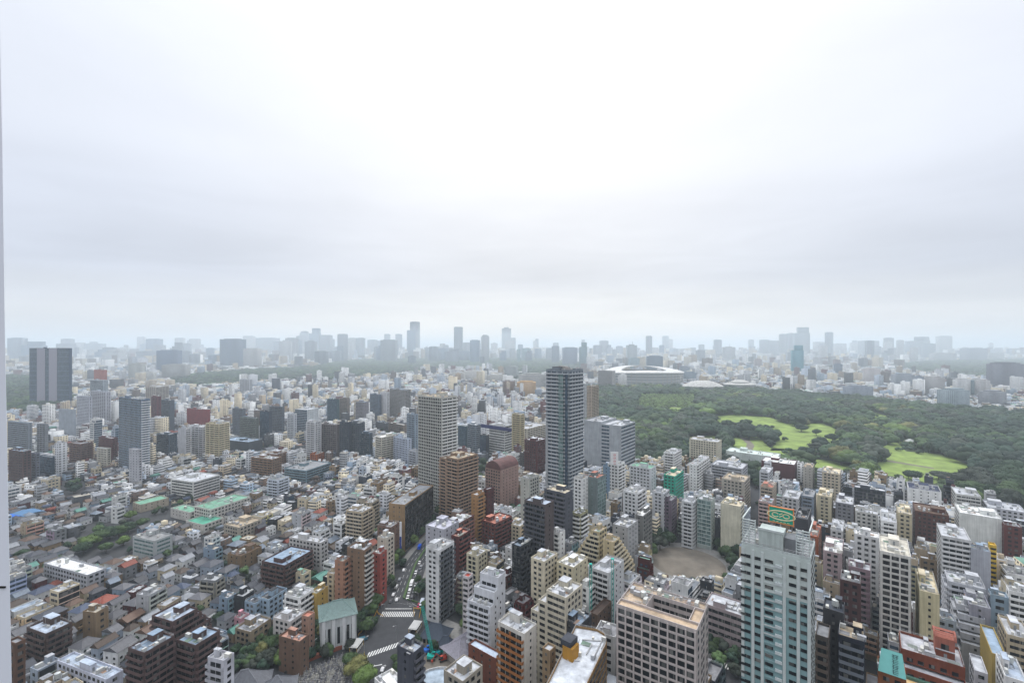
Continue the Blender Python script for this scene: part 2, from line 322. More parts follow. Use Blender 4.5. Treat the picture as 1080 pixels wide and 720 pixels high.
def facade(root, p0, p1, z0, z1, style, o):
    """one face of a wing, p0->p1 counter-clockwise in the root's frame"""
    if not style or style == 'none': return
    p0, p1 = Vector(p0), Vector(p1); t = p1 - p0; L = t.length
    if L < 1.6: return
    t.normalize(); n = Vector((t.y, -t.x)); rz = math.atan2(-t.y, -t.x)     # mesh +y points outwards
    fl = o['fl']; H = z1 - z0 - o['par']; nf = 1 if z1 - z0 <= fl * 1.3 else int(H / fl + .15); near = o['near']; glass = o['glass']; merge = o['merge']
    wc = o['wcol']; bc = o['bcol']
    rows = []
    for k in range(nf):
        zf = z1 - o['par'] - (k + 1) * fl
        if nf == 1: zf = z0 - .25
        if zf < 1.0 and nf > 2: break
        pr = proj(o['cx'], o['cy'], zf + fl)[1]
        if pr > 742: break
        rows.append(zf)
    if not rows: return
    c = p0 + t * (L / 2)
    def at(s, out, z): q = p0 + t * s + n * out; return (q.x, q.y, z)
    def put(name, me, s, out, z, color=None): return link(name, me, root, color, at(s, out, z), rz)
    bay = o['bay']
    if style in ('win', 'sml', 'grid', 'rib'):
        if style == 'win': ww, hh, sill = bay * .56, 1.45, 1.0
        elif style == 'sml': bay, ww, hh, sill = max(bay, L / 2.2 if L < 9 else 5), .9, 1.1, 1.2
        elif style == 'grid': ww, hh, sill = bay * .80, fl * .62, fl * .18
        else: ww, hh, sill = bay * .94, fl * .46, fl * .32
        nb = max(1, int((L - .8) / bay)); s0 = L / 2 - (nb - 1) * bay / 2
        if near:
            me = cbox(ww, .12, hh, glass)
            for zf in rows:
                for i in range(nb):
                    if o['nwin'] < 100: put('window', me, s0 + i * bay, .03, zf + sill + hh / 2); o['nwin'] += 1
                    else: o['restwin'].append((at(s0 + i * bay, .03, zf + sill + hh / 2), rz, ww, hh))
        elif merge:
            mb = MB()
            for zf in rows:
                for i in range(nb): q = at(s0 + i * bay, .03, zf + sill + hh / 2); mb.box(*q, ww, .12, hh, rz)
            link('window_rows', mb.mesh('rows', M[glass]), root)
        else:
            me = row_mesh(L, bay, ww, hh, glass)
            for zf in rows: put('window_row', me, L / 2, .03, zf + sill + hh / 2)
        if style == 'grid' and not merge:
            me = cbox(bay * .16, .45, rows[0] + fl - rows[-1], 'panel')
            for i in range(nb + 1): put('pier', me, s0 + (i - .5) * bay, .2, (rows[0] + fl + rows[-1]) / 2, wc)
            me = cbox(L - .5, .3, fl * .2, 'panel')
            for zf in rows: put('spandrel', me, L / 2, .14, zf + fl * .02, wc)
    elif style in ('bal', 'balw'):
        gl = row_mesh(L, 3.0, 2.6, 2.05, glass)
        dep = o['dep']; ph = 1.1; bl = L - (0.0 if style == 'balw' else .5)
        bm = balc_mesh(bl, dep, o['part'], ph)
        if merge:
            mb, mg = MB(), MB()
            for zf in rows:
                q = at(L / 2, dep - .06, zf + ph / 2); mb.box(*q, bl, .12, ph, rz); q = at(L / 2, dep / 2, zf - .08); mb.box(*q, bl, dep, .16, rz)
                q = at(L / 2, .03, zf + 1.1); mg.box(*q, L - .6, .1, 2.0, rz)
            for i in range(max(2, int(bl / o['part'])) + 1):
                q = at((L - bl) / 2 + .07 + i * (bl - .14) / max(2, int(bl / o['part'])), dep / 2 - .03, (rows[0] + fl + rows[-1]) / 2); mb.box(*q, .13, dep - .2, rows[0] + fl - rows[-1], rz)
            link('balconies', mb.mesh('balc', M['panel']), root, bc); link('window_rows', mg.mesh('rows', M[glass]), root)
        else:
            for zf in rows:
                put('balcony', bm, L / 2, 0, zf, bc); put('window_row', gl, L / 2, .03, zf + 1.12)
    elif style == 'cur':
        hh = rows[0] + fl - rows[-1]; zc = (rows[0] + fl + rows[-1]) / 2
        put('glazing', cbox(L - .5, .14, hh, glass), L / 2, .04, zc)
        if merge:
            mb = MB()
            for zf in rows: q = at(L / 2, .14, zf + .1); mb.box(*q, L - .3, .1, .5, rz)
            link('spandrels', mb.mesh('sp', M['panel']), root, o['scol'] or bc)
        else:
            me = cbox(L - .3, .12, .55, 'panel')
            for zf in rows: put('spandrel', me, L / 2, .13, zf + .1, o['scol'] or bc)
        nm = max(2, int(L / 3.2)); me = cbox(.16, .16, hh, 'panel')
        for i in range(nm + 1 if not merge else 0): put('mullion', me, .3 + i * (L - .6) / nm, .16, zc, bc)
def rooftop(root, pts, z, o, r):
    """stair house, air conditioners, tank and mast standing on one roof"""
    c = sum((Vector(p) for p in pts), Vector((0, 0))) / len(pts)
    e0 = Vector(pts[1]) - Vector(pts[0]); e1 = Vector(pts[-1]) - Vector(pts[0]); w, d = e0.length, e1.length
    a = math.atan2(e0.y, e0.x)
    if min(w, d) < 5: return
    ux, uy = e0.normalized(), e1.normalized()
    def pos(u, v): q = c + ux * (u * w / 2) + uy * (v * d / 2); return q.x, q.y
    used = []
    if o.get('pent', 1):
        pw, pd = min(8, w * r.uniform(.28, .42)), min(8, d * r.uniform(.28, .42)); ph = r.uniform(2.6, 3.6)
        u, v = r.choice((-.45, .45, 0)), r.choice((-.1, .3, .4)); x, y = pos(u, v); used.append((x, y, max(pw, pd) * .7))
        sh_ = link('stair_house', cbox(pw, pd, ph, 'wall'), root, o['wcol'], (x, y, z + ph / 2), a)
        link('roof_slab', cbox(pw + .3, pd + .3, .18, 'roof'), sh_, o['rcol'], (0, 0, ph / 2 + .09)); link('door', cbox(.9, .1, 2.0, 'panel'), sh_, (.25, .26, .27), (0, -pd / 2 - .02, -ph / 2 + 1.02))
    n = int(min(o.get('nac', 6), w * d / 14))
    for k in range(n):
        u, v = r.uniform(-.8, .8), r.uniform(-.8, .8); x, y = pos(u, v)
        if any((x - a_) ** 2 + (y - b_) ** 2 < (q + 1) ** 2 for a_, b_, q in used): continue
        s = r.choice((0, 1, 2)); g = r.choice(((.55, .55, .53), (.42, .43, .45), (.62, .61, .57)))
        dm = ((1.0, .8, 1.2), (1.9, 1.0, 1.5), (2.8, 1.4, 1.7))[s]; used.append((x, y, dm[0] * .5))
        link('air_conditioner', cbox(*dm, 'metal'), root, g, (x, y, z + dm[2] / 2 + .15), a + r.choice((0, math.pi / 2)))
    if o['near'] or r.random() < .4:
        mb = MB(); z0 = z + .3
        for k in range(r.randint(2, 5)):
            u, v, v2 = r.uniform(-.8, .8), r.uniform(-.8, .8), r.uniform(-.8, .8); u2 = r.uniform(-.8, .8); a_, b_, c_ = pos(u, v), pos(u, v2), pos(u2, v2); wd_ = r.choice((.09, .12, .28))
            mb.bar((*a_, z0), (*b_, z0), wd_).bar((*b_, z0), (*c_, z0), wd_)
        link('roof_pipes', mb.mesh('pipes', M['metal']), root, r.choice(((.5, .5, .5), (.3, .3, .3), (.6, .58, .52))))
        mb = MB(); ins_ = inset(pts, .25); zt = z + o['par'] + .9
        for p_, q_ in zip(ins_, ins_[1:] + ins_[:1]):
            mb.bar((*p_, zt), (*q_, zt), .05).bar((*p_, zt - .45), (*q_, zt - .45), .04); n_ = max(1, int(math.dist(p_, q_) / 2.2))
            for k in range(n_): t_ = k / n_; x_, y_ = p_[0] + (q_[0] - p_[0]) * t_, p_[1] + (q_[1] - p_[1]) * t_; mb.bar((x_, y_, zt - .9), (x_, y_, zt), .04)
        if r.random() < .6: link('roof_railing', mb.mesh('rail', M['metal']), root, (.5, .5, .5))
        for k in range(r.randint(1, 4)):
            x, y = pos(r.uniform(-.7, .7), r.uniform(-.7, .7)); link('roof_mat', cbox(r.uniform(1.5, 4), r.uniform(1.5, 4), .05, 'roof'), root, r.choice(((.2, .2, .21), (.3, .33, .3), (.5, .5, .5), (.18, .25, .2), (.36, .26, .2))), (x, y, z + .06 + k * .01), a)
    if r.random() < .35 and w * d > 60:
        x, y = pos(r.uniform(-.6, .6), r.uniform(-.6, .6)); k = 'tankmesh'
        if k not in _cache: _cache[k] = MB().cone(0, 0, .8, 3.0, 1.15, 1.15, 14).cone(0, 0, 3.0, 3.3, 1.15, .3, 14).bar((.7, .7, 0), (.7, .7, .9), .08).bar((-.7, .7, 0), (-.7, .7, .9), .08).bar((-.7, -.7, 0), (-.7, -.7, .9), .08).bar((.7, -.7, 0), (.7, -.7, .9), .08).mesh('tank', M['metal'])
        link('water_tank', _cache[k], root, (.55, .57, .56), (x, y, z))
    if r.random() < .4:
        x, y = pos(r.uniform(-.5, .5), r.uniform(-.5, .5)); k = 'mast'
        if k not in _cache: _cache[k] = MB().bar((0, 0, 0), (0, 0, 6), .06).bar((-.6, 0, 5.5), (.6, 0, 5.5), .04).bar((-.5, 0, 5), (.5, 0, 5), .04).mesh('mast', M['metal'])
        link('antenna_mast', _cache[k], root, (.4, .4, .4), (x, y, z))
def solve(xl, xn, xr, y, th, h, mx=30, my=60):
    X, Y = P(xn, y, h); t = rad(th)
    dR = (math.cos(t), math.sin(t)); dL = (-dR[1], dR[0])
    def ext(d, px, mx):
        r = (px - HX) / F; den = d[0] - r * d[1]
        a = (r * Y - X) / den if abs(den) > 1e-4 else 12
        if a < 0: a = 10
        return min(max(a, 3.0), mx)
    b, a = ext(dR, xr, mx if dR[1] > 0 else my), ext(dL, xl, mx if th == TN else my)
    Nn = Vector((X, Y)); R_ = Nn + Vector(dR) * b; L_ = Nn + Vector(dL) * a
    return [Nn, R_, R_ + L_ - Nn, L_], a, b
def build(pts, h, th, wings=None, name='apartment_building', col='white', rcol='lightgrey', sL='win', sR='win', near=False, merge=False, seed=0, **kw):
    """pts: footprint in the world, counter-clockwise from the near corner; wings: [(u0,u1,v0,v1,z0,z1[,sL,sR])] as fractions along right (u) and left (v) sides"""
    cx = sum(p[0] for p in pts) / len(pts); cyy = sum(p[1] for p in pts) / len(pts)
    t = rad(th); ct, st = math.cos(t), math.sin(t)
    root = empty(name, (cx, cyy, 0), t)
    loc = [((p[0] - cx) * ct + (p[1] - cyy) * st, -(p[0] - cx) * st + (p[1] - cyy) * ct) for p in pts]
    r = random.Random(seed * 7919 + int(cx * 3) + int(cyy))
    wc = COLS[col] if isinstance(col, str) else col
    j = r.uniform(.92, 1.06); wc = tuple(min(.85, c * j) for c in wc)
    rc = COLS[rcol] if isinstance(rcol, str) else rcol
    bcol = kw.get('bcol'); bc = COLS[bcol] if isinstance(bcol, str) else (bcol or wc)
    par = kw.get('par', .9)
    o = dict(fl=kw.get('fl', 3.0), bay=kw.get('bay', 3.2), near=near, merge=merge, glass=kw.get('glass', 'glass'), wcol=wc, bcol=bc, rcol=rc, cx=cx, cy=cyy, scol=kw.get('scol'), dep=kw.get('dep', 1.3), part=kw.get('part', 6.5),
             nwin=0, restwin=[], par=par, pent=kw.get('pent', 1), nac=kw.get('nac', 12))
    W_ = []
    if wings and len(loc) == 4:
        n0 = Vector(loc[0]); e0 = Vector(loc[1]) - n0; e1 = Vector(loc[3]) - n0
        for w in wings:
            u0, u1, v0, v1, z0, z1 = w[:6]
            q = [n0 + e0 * u0 + e1 * v0, n0 + e0 * u1 + e1 * v0, n0 + e0 * u1 + e1 * v1, n0 + e0 * u0 + e1 * v1]
            W_.append(([tuple(p) for p in q], z0, z1, w[6] if len(w) > 6 else sL, w[7] if len(w) > 7 else sR, w[8] if len(w) > 8 else 1))
    else: W_.append((loc, 0.0, h, sL, sR, 1))
    wm, rm = shell_mesh(W_, par)
    link('wall', wm, root, wc); link('roof', rm, root, rc)
    for q, z0, z1, a_, b_, rt in W_:
        n = len(q)
        for i in range(n):
            if n == 4 and i in (1, 2): continue
            s = b_ if i == 0 else a_
            if n != 4:
                p0, p1 = pts[i], pts[(i + 1) % n]; e = (p1[0] - p0[0], p1[1] - p0[1]); nn = (e[1], -e[0])
                if nn[0] * p0[0] + nn[1] * p0[1] >= 0: continue
                s = kw.get('edges', {}).get(i, a_)
            facade(root, q[i], q[(i + 1) % n], z0, z1, s, o)
        if rt: rooftop(root, q, z1 - par + .02, o, r)
    if o['restwin']:
        mb = MB()
        for p, rz, ww, hh in o['restwin']: mb.box(*p, ww, .12, hh, rz)
        props(link('window', mb.mesh('window', M[o['glass']]), root), kind='stuff')
    return root
WN = {3: 'three', 4: 'four', 5: 'five', 6: 'six', 7: 'seven', 8: 'eight', 9: 'nine', 10: 'ten'}
def B(desc, xl, xn, xr, y, th, h, col='white', rcol='lightgrey', sL='win', sR='win', cat='apartment building', vb=None, name=None, wings=None, **kw):
    pts, a, b = solve(xl, xn, xr, y, th, h, kw.pop('mx', 26 if (th == TN or (th == 52 and xr > 780)) else 60), kw.pop('my', 60))
    near = kw.pop('near', y > 560 and pts[0][1] < 330)
    root = build(pts, h, th, wings, name or cat.replace(' ', '_'), col, rcol, sL, sR, near=near, seed=len(HEROES), **kw)
    yb = HY + F * HC / pts[0][1]
    HEROES.append(dict(pts=[tuple(p) for p in pts], x0=xl, x1=xr, Y=pts[0][1], vb=vb if vb else y + .72 * (min(yb, 720) - y)))
    auto(root, desc, cat, (xl + xr) / 2, (y + HEROES[-1]['vb']) / 2)
    root['_h'] = h
    return root, pts, a, b
def terr(h, n, side='v', step=.12, fl=3.0, back=False, sL='bal', sR='win'):
    """wings of a terraced building: n top floors each stepping back along one side"""
    out = [(0, 1, 0, 1, 0, h - n * fl, sL, sR, 0)]
    for k in range(n):
        q = (k + 1) * step; z0 = h - (n - k) * fl; z1 = z0 + fl + (.9 if 0 else 0)
        if side == 'v': w = (0, 1, 0, 1 - q) if back else (0, 1, q, 1)
        else: w = (0, 1 - q, 0, 1) if back else (q, 1, 0, 1)
        out.append((*w, z0, z0 + fl, sL, sR, 1 if k == n - 1 else 0))
    return out
# ------------------------------------------------------------------ the buildings one can tell apart (roof corners of the photograph projected onto their real heights)
T5, T7, TN = 52, 70, -38
AP, OF, HO = 'apartment building', 'office building', 'house'
def full(h, sL, sR): return (0, 1, 0, 1, 0, h, sL, sR)
# -- towers
bt, bp, ba, bb = B('very tall black glass apartment high-rise', 576, 600, 615, 390, T5, 144, (.24, .27, .30), 'charcoal', 'bal', 'balw', fl=3.3, glass='bluglass', bcol=(.46, .48, .50), near=False, vb=512, part=5)
for s0, w0, m0, c0, o0 in ((.30, .20, 'grnglass', None, 1.75), (.06, .10, 'bluglass', None, 1.8), (.93, .10, 'panel', (.36, .37, .38), 1.5)):
    link('glass_bay' if m0 != 'panel' else 'end_pier', cbox(w0 * ba, .5, 138 if m0 != 'panel' else 95, m0), bt, c0, (-bb / 2 - o0, -ba / 2 + s0 * ba, 71 if m0 != 'panel' else 48), math.pi / 2)
for k in range(40): link('spandrel', cbox(.20 * ba, .3, .9, 'panel'), bt, (.30, .33, .33), (-bb / 2 - 2.0, -ba / 2 + .30 * ba, 8 + k * 3.3), math.pi / 2)
for k in range(5): link('roof_plant', cbox(4, 3, 2.5 + k % 2, 'panel'), bt, (.38, .36, .34), (-bb / 3 + 3 * k, -ba / 3 + 4 * k, 145))
B('tall grey apartment tower with lattice facade', 441, 466, 482, 419, T5, 115, (.50, .50, .47), 'beige', 'grid', 'balw', fl=3.15, bay=2.6, bcol=(.74, .74, .72), vb=498, near=False)
B('brown banded fifteen-storey apartment tower', 461, 483, 504, 484, T5, 64, (.30, .21, .15), 'beige', 'balw', 'balw', bcol=(.38, .28, .21), vb=527, wings=[(0, 1, 0, .55, 0, 64, 'balw', 'balw'), (.12, 1, .55, 1, 0, 61, 'balw', 'balw')], near=False)
B('blue glass apartment tower with white frame', 122, 149, 158, 421, 62, 97, (.20, .25, .32), 'lightgrey', 'cur', 'balw', glass='bluglass', scol=(.22, .28, .35), bcol=(.72, .73, .74), fl=3.1, vb=480, near=False)
B('plain white annex under the blue glass tower', 136, 146, 150, 474, T7, 45, (.50, .50, .53), 'lightgrey', 'sml', 'win', vb=490)
# dark blue slab with two grey stripes
r_, p_, a_, b_ = B('dark blue office slab with two pale vertical stripes', 31, 73, 76, 367, 84, 160, (.045, .08, .14), 'slate', 'none', 'none', OF, vb=420, name='office_slab', pent=1, near=False, my=150, mx=60)
def add_local(root, pts, th, mb_fn): pass
L_ = math.dist(p_[0], p_[3])
for k, (a0, a1) in enumerate(((.05, .17), (.40, .52), (.60, .99))): pass
for f0, f1 in ((.20, .40), (.50, .70)):
    link('pale_stripe', cbox(L_ * (f1 - f0), 1.2, 150, 'panel'), r_, (.33, .32, .37), (-b_ / 2 - .4, -a_ / 2 + L_ * (1 - (f0 + f1) / 2), 84), math.pi / 2)
for f0, f1 in ((.0, .2), (.40, .50), (.70, 1.0)):
    link('glazing', cbox(L_ * (f1 - f0) - 1, .5, 150, 'bluglass'), r_, None, (-b_ / 2 - .2, -a_ / 2 + L_ * (1 - (f0 + f1) / 2), 84), math.pi / 2)
    for k in range(12): link('spandrel', cbox(L_ * (f1 - f0) - 1, .3, 1.1, 'panel'), r_, (.10, .15, .21), (-b_ / 2 - .5, -a_ / 2 + L_ * (1 - (f0 + f1) / 2), 12 + k * 12.5), math.pi / 2)
# grey ribbon-window office behind the black tower
B('grey office with ribbon windows and blank side wall', 616, 655, 670, 449, T5, 76, (.42, .44, .46), 'lightgrey', 'none', 'rib', OF, fl=4.0, vb=492, glass='bluglass', near=False, wings=[(0, 1, 0, .30, 0, 76, 'none', 'rib'), (0, 1, .30, .52, 0, 76, 'rib', 'none', 0), (0, 1, .52, 1, 0, 78, 'none', 'none')])
# -- bottom right: the pale green and white tower
gt, gp, ga, gb = B('tall pale green-and-white apartment tower with a green roof sign', 782, 855, 862, 588, T5, 92, (.52, .56, .55), 'grey', 'none', 'win', vb=720, name='tower_block', pent=0, nac=14, near=True, mx=17)
# facade panels: local frame, left face at x=-b/2, y from -a/2 (near corner) to a/2
def lf(name, s, z, w, h, m, c=None, out=0.0, d=.15): return link(name, cbox(w, d, h, m), gt, c, (-gb / 2 - out, -ga / 2 + s * ga, z), math.pi / 2)
A_ = ga
TEAL = (.27, .39, .40); WHT = (.56, .60, .59)
lf('teal_cladding', .5, 44, A_ - .1, 88 - 12, 'panel', TEAL, .06, .12)
lf('white_cladding', .5, 83.6, A_ - .1, 15.0, 'panel', (.52, .57, .55), .16, .14)
for s, zb in ((.02, 36), (.165, 34), (.36, 30), (.68, 36), (.82, 38), (.975, 42)):     # pale piers reaching down to a stepped edge
    lf('white_pier', s, (zb + 90) / 2, .045 * A_, 90 - zb, 'panel', WHT, .30, .3)
for k in range(26):
    zf = 88.4 - (k + 1) * 3.1
    if proj(gt.location.x, gt.location.y, zf + 3)[1] > 735: break
    for s, w in ((.09, .085), (.245, .10), (.52 + .06, .12), (.745, .10), (.90, .085)):
        lf('window', s, zf + 1.9, w * A_, 1.15, 'glass', None, .30, .14)
    lf('balcony_panel', .44, zf + 1.0, .10 * A_, 1.0, 'panel', (.58, .62, .62), .5, .5)
    lf('spandrel', .52, zf + .35, A_ * .31, .5, 'panel', WHT if k < 9 else (.30, .42, .43), .28, .2)
    lf('corner_bay', .975, zf + 1.9, 1.5, .9, 'glass', None, .5, .14)
# rooftop screens
for s0, s1 in ((.80, .99), (.02, .20)):
    for k in range(9):
        link('screen_louvre', cbox((s1 - s0) * A_, .3, .35, 'panel'), gt, WHT, (-gb / 2 + 1 + 0 * k, -ga / 2 + (s0 + s1) / 2 * A_, 92.6 + k * .95), math.pi / 2)
    for s in (s0, (s0 + s1) / 2, s1): link('screen_post', cbox(.35, .35, 9, 'panel'), gt, WHT, (-gb / 2 + 1.3, -ga / 2 + s * A_, 96))
    link('screen_rail', cbox(gb - 3, .35, .4, 'panel'), gt, WHT, (0, -ga / 2 + (s1 if s1 > .9 else s0) * A_, 100.5))
link('roof_house', cbox(.36 * A_, 7, 6.6, 'wall'), gt, (.50, .55, .53), (-gb / 2 + 3.9, -ga / 2 + .56 * A_, 94.6), math.pi / 2)
link('roof_house_parapet', cbox(.37 * A_, .5, .8, 'panel'), gt, WHT, (-gb / 2 + .4, -ga / 2 + .56 * A_, 98.2), math.pi / 2)
link('roof_house', cbox(.2 * A_, 6, 5, 'wall'), gt, (.2, .21, .22), (-gb / 2 + 4.2, -ga / 2 + .27 * A_, 94), math.pi / 2)
# the rooftop sign: green board, orange frame, oval emblem
sg = empty('rooftop_sign', tuple(gt.matrix_basis @ Vector((gb / 2 - 1.5, -ga / 2 + .50 * A_, 91.1))), gt.rotation_euler.z + math.pi / 2)
auto(sg, 'green board with an orange frame and oval emblem, on the roof', 'sign', 822, 552)
SW, SH, SZ = .38 * A_, 6.0, 8.5
link('board', cbox(SW, .3, SH, 'panel'), sg, (.03, .38, .27), (0, 0, SZ))
for x in (-SW / 2, SW / 2): link('frame_post', cbox(.3, .6, SH + .8, 'panel'), sg, (.70, .30, .13), (x, .1, SZ))
for z in (SZ - SH / 2, SZ + SH / 2): link('frame_rail', cbox(SW, .6, .3, 'panel'), sg, (.70, .30, .13), (0, .1, z))
for x in (-SW / 2 + .6, 0, SW / 2 - .6): link('support', cbox(.3, .3, SZ - 3, 'metal'), sg, (.3, .3, .3), (x, -.5, (SZ - 3) / 2))
em = MB()
for i in range(28):
    t0, t1 = 2 * math.pi * i / 28, 2 * math.pi * (i + 1) / 28
    em.bar((4.6 * math.cos(t0), .25, 1.7 * math.sin(t0)), (4.6 * math.cos(t1), .25, 1.7 * math.sin(t1)), .26)
for x0 in (-1.9, 1.7):
    for i in range(12):
        t0, t1 = 2 * math.pi * i / 12, 2 * math.pi * (i + 1) / 12
        if x0 < 0 and i in (11, 0): continue
        em.bar((x0 + 1.1 * math.cos(t0), .25, .8 * math.sin(t0)), (x0 + 1.1 * math.cos(t1), .25, .8 * math.sin(t1)), .22)
em.bar((-.6, .25, .2), (.5, .25, .9), .2).bar((-.6, .25, -.7), (.5, .25, -.1), .2)
for x in (-2.4, -1.2, 0, 1.2, 2.4): em.bar((x - .4, .25, -2.5), (x + .4, .25, -2.5), .13)
em.v = [(-v[0], v[1], v[2]) for v in em.v]
link('emblem', em.mesh('emblem', M['panel']), sg, (.62, .60, .42), (0, 0, SZ))
# -- big pinkish block with a light well
bw = [(0, 1, 0, 1, 0, 0)]
BH = 61
B('big pinkish-grey office with a window grid and roof light well', 650, 735, 747, 664, 56, BH, (.52, .475, .46), (.50, .40, .30), 'grid', 'win', OF, fl=3.0, bay=3.3, vb=720, nac=16, pent=0, name='office_block', near=True, mx=48,
  wings=[(0, .24, 0, 1, 0, BH, 'grid', 'win'), (.24, .74, 0, .13, 0, BH, 'none', 'win', 1), (.24, .74, .66, 1, 0, BH, 'none', 'none', 1), (.24, .74, .13, .66, 0, 40, 'none', 'none', 0), (.74, 1, 0, 1, 0, BH, 'rib', 'win', 1)])
B('pinkish four-storey annex with dark window bands', 743, 786, 792, 650, T5, 20, (.42, .36, .36), 'lightgrey', 'rib', 'rib', OF, fl=3.8, vb=690, near=True)
# -- bottom centre
B('white tower with dark brown balcony side', 525, 553, 566, 668, T5, 42, (.62, .60, .56), 'lightgrey', 'bal', 'sml', vb=720, bcol=(.36, .17, .07), near=True)
B('cream terraced fifteen-storey apartment block', 560, 597, 614, 630, T5, 49, (.60, .56, .47), 'lightgrey', 'rib', 'win', vb=680, near=True, wings=[(0, 1, 0, .55, 0, 49, 'rib', 'win'), (0, 1, .55, .78, 0, 43, 'rib', 'none'), (0, 1, .78, 1, 0, 37, 'rib', 'none')])
B('narrow dark slate block with pale roof edge', 595, 611, 624, 660, T5, 38, 'charcoal', 'bluegrey', 'win', 'sml', vb=690)
pp = [P(x, y, 44) for x, y in ((605, 727), (640, 676), (637, 667), (629, 664), (607, 659), (570, 740))]
pc = [P(616, 727, 44), P(640, 677, 44), P(638, 668, 44), P(630, 663, 44), P(607, 659, 44), P(575, 724, 44)]
rt = build(pc, 44, 0, name='office_building', col=(.30, .20, .10), rcol=(.55, .57, .60), sL='rib', near=True, pent=0, nac=7, bay=2.2)
HEROES.append(dict(pts=pc, x0=575, x1=640, Y=pc[0][1], vb=718)); auto(rt, 'brown office with a long pale roof and rounded corner', 'office building', 612, 695)
x, y = P(602, 690, 44); link('stair_house', cbox(5, 4.5, 5, 'wall'), rt, (.42, .24, .06), (x - rt.location.x, y - rt.location.y, 45.6), .9)
link('stair_house', cbox(5.5, 4.5, 2.4, 'roof'), rt, (.06, .065, .08), (x - rt.location.x - .5, y - rt.location.y + 1, 49), .9)
B('small brown brick block with square tower', 572, 580, 586, 686, T5, 42, 'tan', 'lightgrey', 'sml', 'sml', vb=705)
B('white block with a parking roof', 611, 622, 634, 620, T5, 30, 'white', 'white', 'win', 'rib', OF, vb=640)
B('white block among teal roof rails', 600, 611, 622, 604, T5, 34, 'white', 'lightgrey', 'win', 'win', vb=628)
B('small brown flat block behind the brown office', 622, 630, 645, 648, T5, 24, 'brown', 'darkbrown', 'sml', 'sml', vb=662)
B('dark grey block with white-framed roof', 419, 436, 447, 688, 58, 42, (.085, .09, .11), 'paleblue', 'sml', 'bal', vb=720, bcol=(.12, .12, .14), near=True)
B('beige block with a broad white roof', 468, 488, 509, 718, T5, 40, (.40, .37, .32), 'lightgrey', 'win', 'win', vb=720, near=True)
B('white low block at the bottom edge left of the rounded roof', 395, 415, 434, 735, 45, 24, 'white', 'white', 'win', 'win', vb=740)
# round-ended white roof
cc = P(462, 722, 26); pc = [(cc[0] + 11 * math.cos(t), cc[1] + 11 * math.sin(t)) for t in [math.pi * 2 * k / 18 for k in range(18)]]
rt = build(pc, 26, 0, name='commercial_building', col=(.60, .60, .60), rcol=(.40, .46, .52), sL='rib', near=False, bay=3, nac=4)
HEROES.append(dict(pts=pc, x0=440, x1=475, Y=cc[1] - 11, vb=719)); auto(rt, 'round-ended pale block with a blue-grey roof', 'commercial building', 455, 712)
B('red brick low block with a tiled white roof terrace', 494, 523, 530, 694, T5, 22, 'brick', 'paleblue', 'sml', 'win', vb=705, near=True)
B('white punched-window tower', 449, 463, 479, 580, 60, 44, (.68, .68, .68), 'lightgrey', 'win', 'bal', vb=640, bcol=(.13, .14, .155), near=True)
B('grey-white block with a sloped cut top', 449, 468, 484, 558, 60, 40, (.50, .50, .54), (.50, .50, .56), 'sml', 'sml', vb=592)
B('white stepped apartment tower with grey side', 493, 517, 533, 628, 60, 36, (.62, .63, .66), 'lightgrey', 'bal', 'sml', vb=663, near=True, wings=[(0, 1, 0, 1, 0, 30, 'bal', 'sml', 1), (.25, 1, 0, .9, 30, 36, 'bal', 'sml', 0), (.5, 1, 0, .8, 36, 42, 'bal', 'sml', 1)])
B('small white tower with red bands', 488, 494, 499, 608, 60, 34, (.70, .66, .66), 'redroof', 'rib', 'rib', vb=636)
B('cream block with grid front', 492, 504, 514, 586, 60, 30, (.62, .58, .46), 'lightgrey', 'grid', 'win', vb=600)
B('dark red brick tower with pink corner', 476, 484, 496, 566, 60, 37, 'maroon', 'salmon', 'win', 'bal', vb=600, bcol=(.20, .08, .07))
B('brown-red flat-roofed apartment block', 463, 476, 500, 556, 60, 32, (.16, .075, .06), 'lightgrey', 'bal', 'bal', vb=580, bcol=(.28, .15, .12))
B('orange balconied narrow tower with blue side', 497, 503, 511, 522, T5, 42, (.38, .23, .11), 'lightgrey', 'sml', 'bal', vb=556, bcol=(.42, .26, .13))
B('maroon narrow tower beside the orange one', 510, 514, 521, 516, T5, 42, 'maroon', 'grey', 'win', 'sml', vb=545)
B('maroon stepped block with white roof patches', 508, 522, 540, 552, T5, 26, (.16, .06, .05), 'salmon', 'win', 'bal', vb=575)
rt, p_, a_, b_ = B('pink office with an arched maroon roof', 512, 528, 547, 496, T5, 42, (.42, .30, .26), 'maroon', 'win', 'sml', OF, vb=535)
mb = MB(); n = 10
for k in range(n):
    t0, t1 = math.pi * k / n, math.pi * (k + 1) / n
    q = [(-b_ / 2, -a_ / 2 * math.cos(t0), 41 + 9 * math.sin(t0)), (b_ / 2, -a_ / 2 * math.cos(t0), 41 + 9 * math.sin(t0)), (b_ / 2, -a_ / 2 * math.cos(t1), 41 + 9 * math.sin(t1)), (-b_ / 2, -a_ / 2 * math.cos(t1), 41 + 9 * math.sin(t1))]
    mb.poly(q)
    for x in (-b_ / 2, b_ / 2): mb.poly([(x, q[0][1], 41), (x, q[0][1], q[0][2]), (x, q[2][1], q[2][2]), (x, q[2][1], 41)])
link('arched_roof', mb.mesh('arch', M['roof']), rt, (.16, .085, .08))
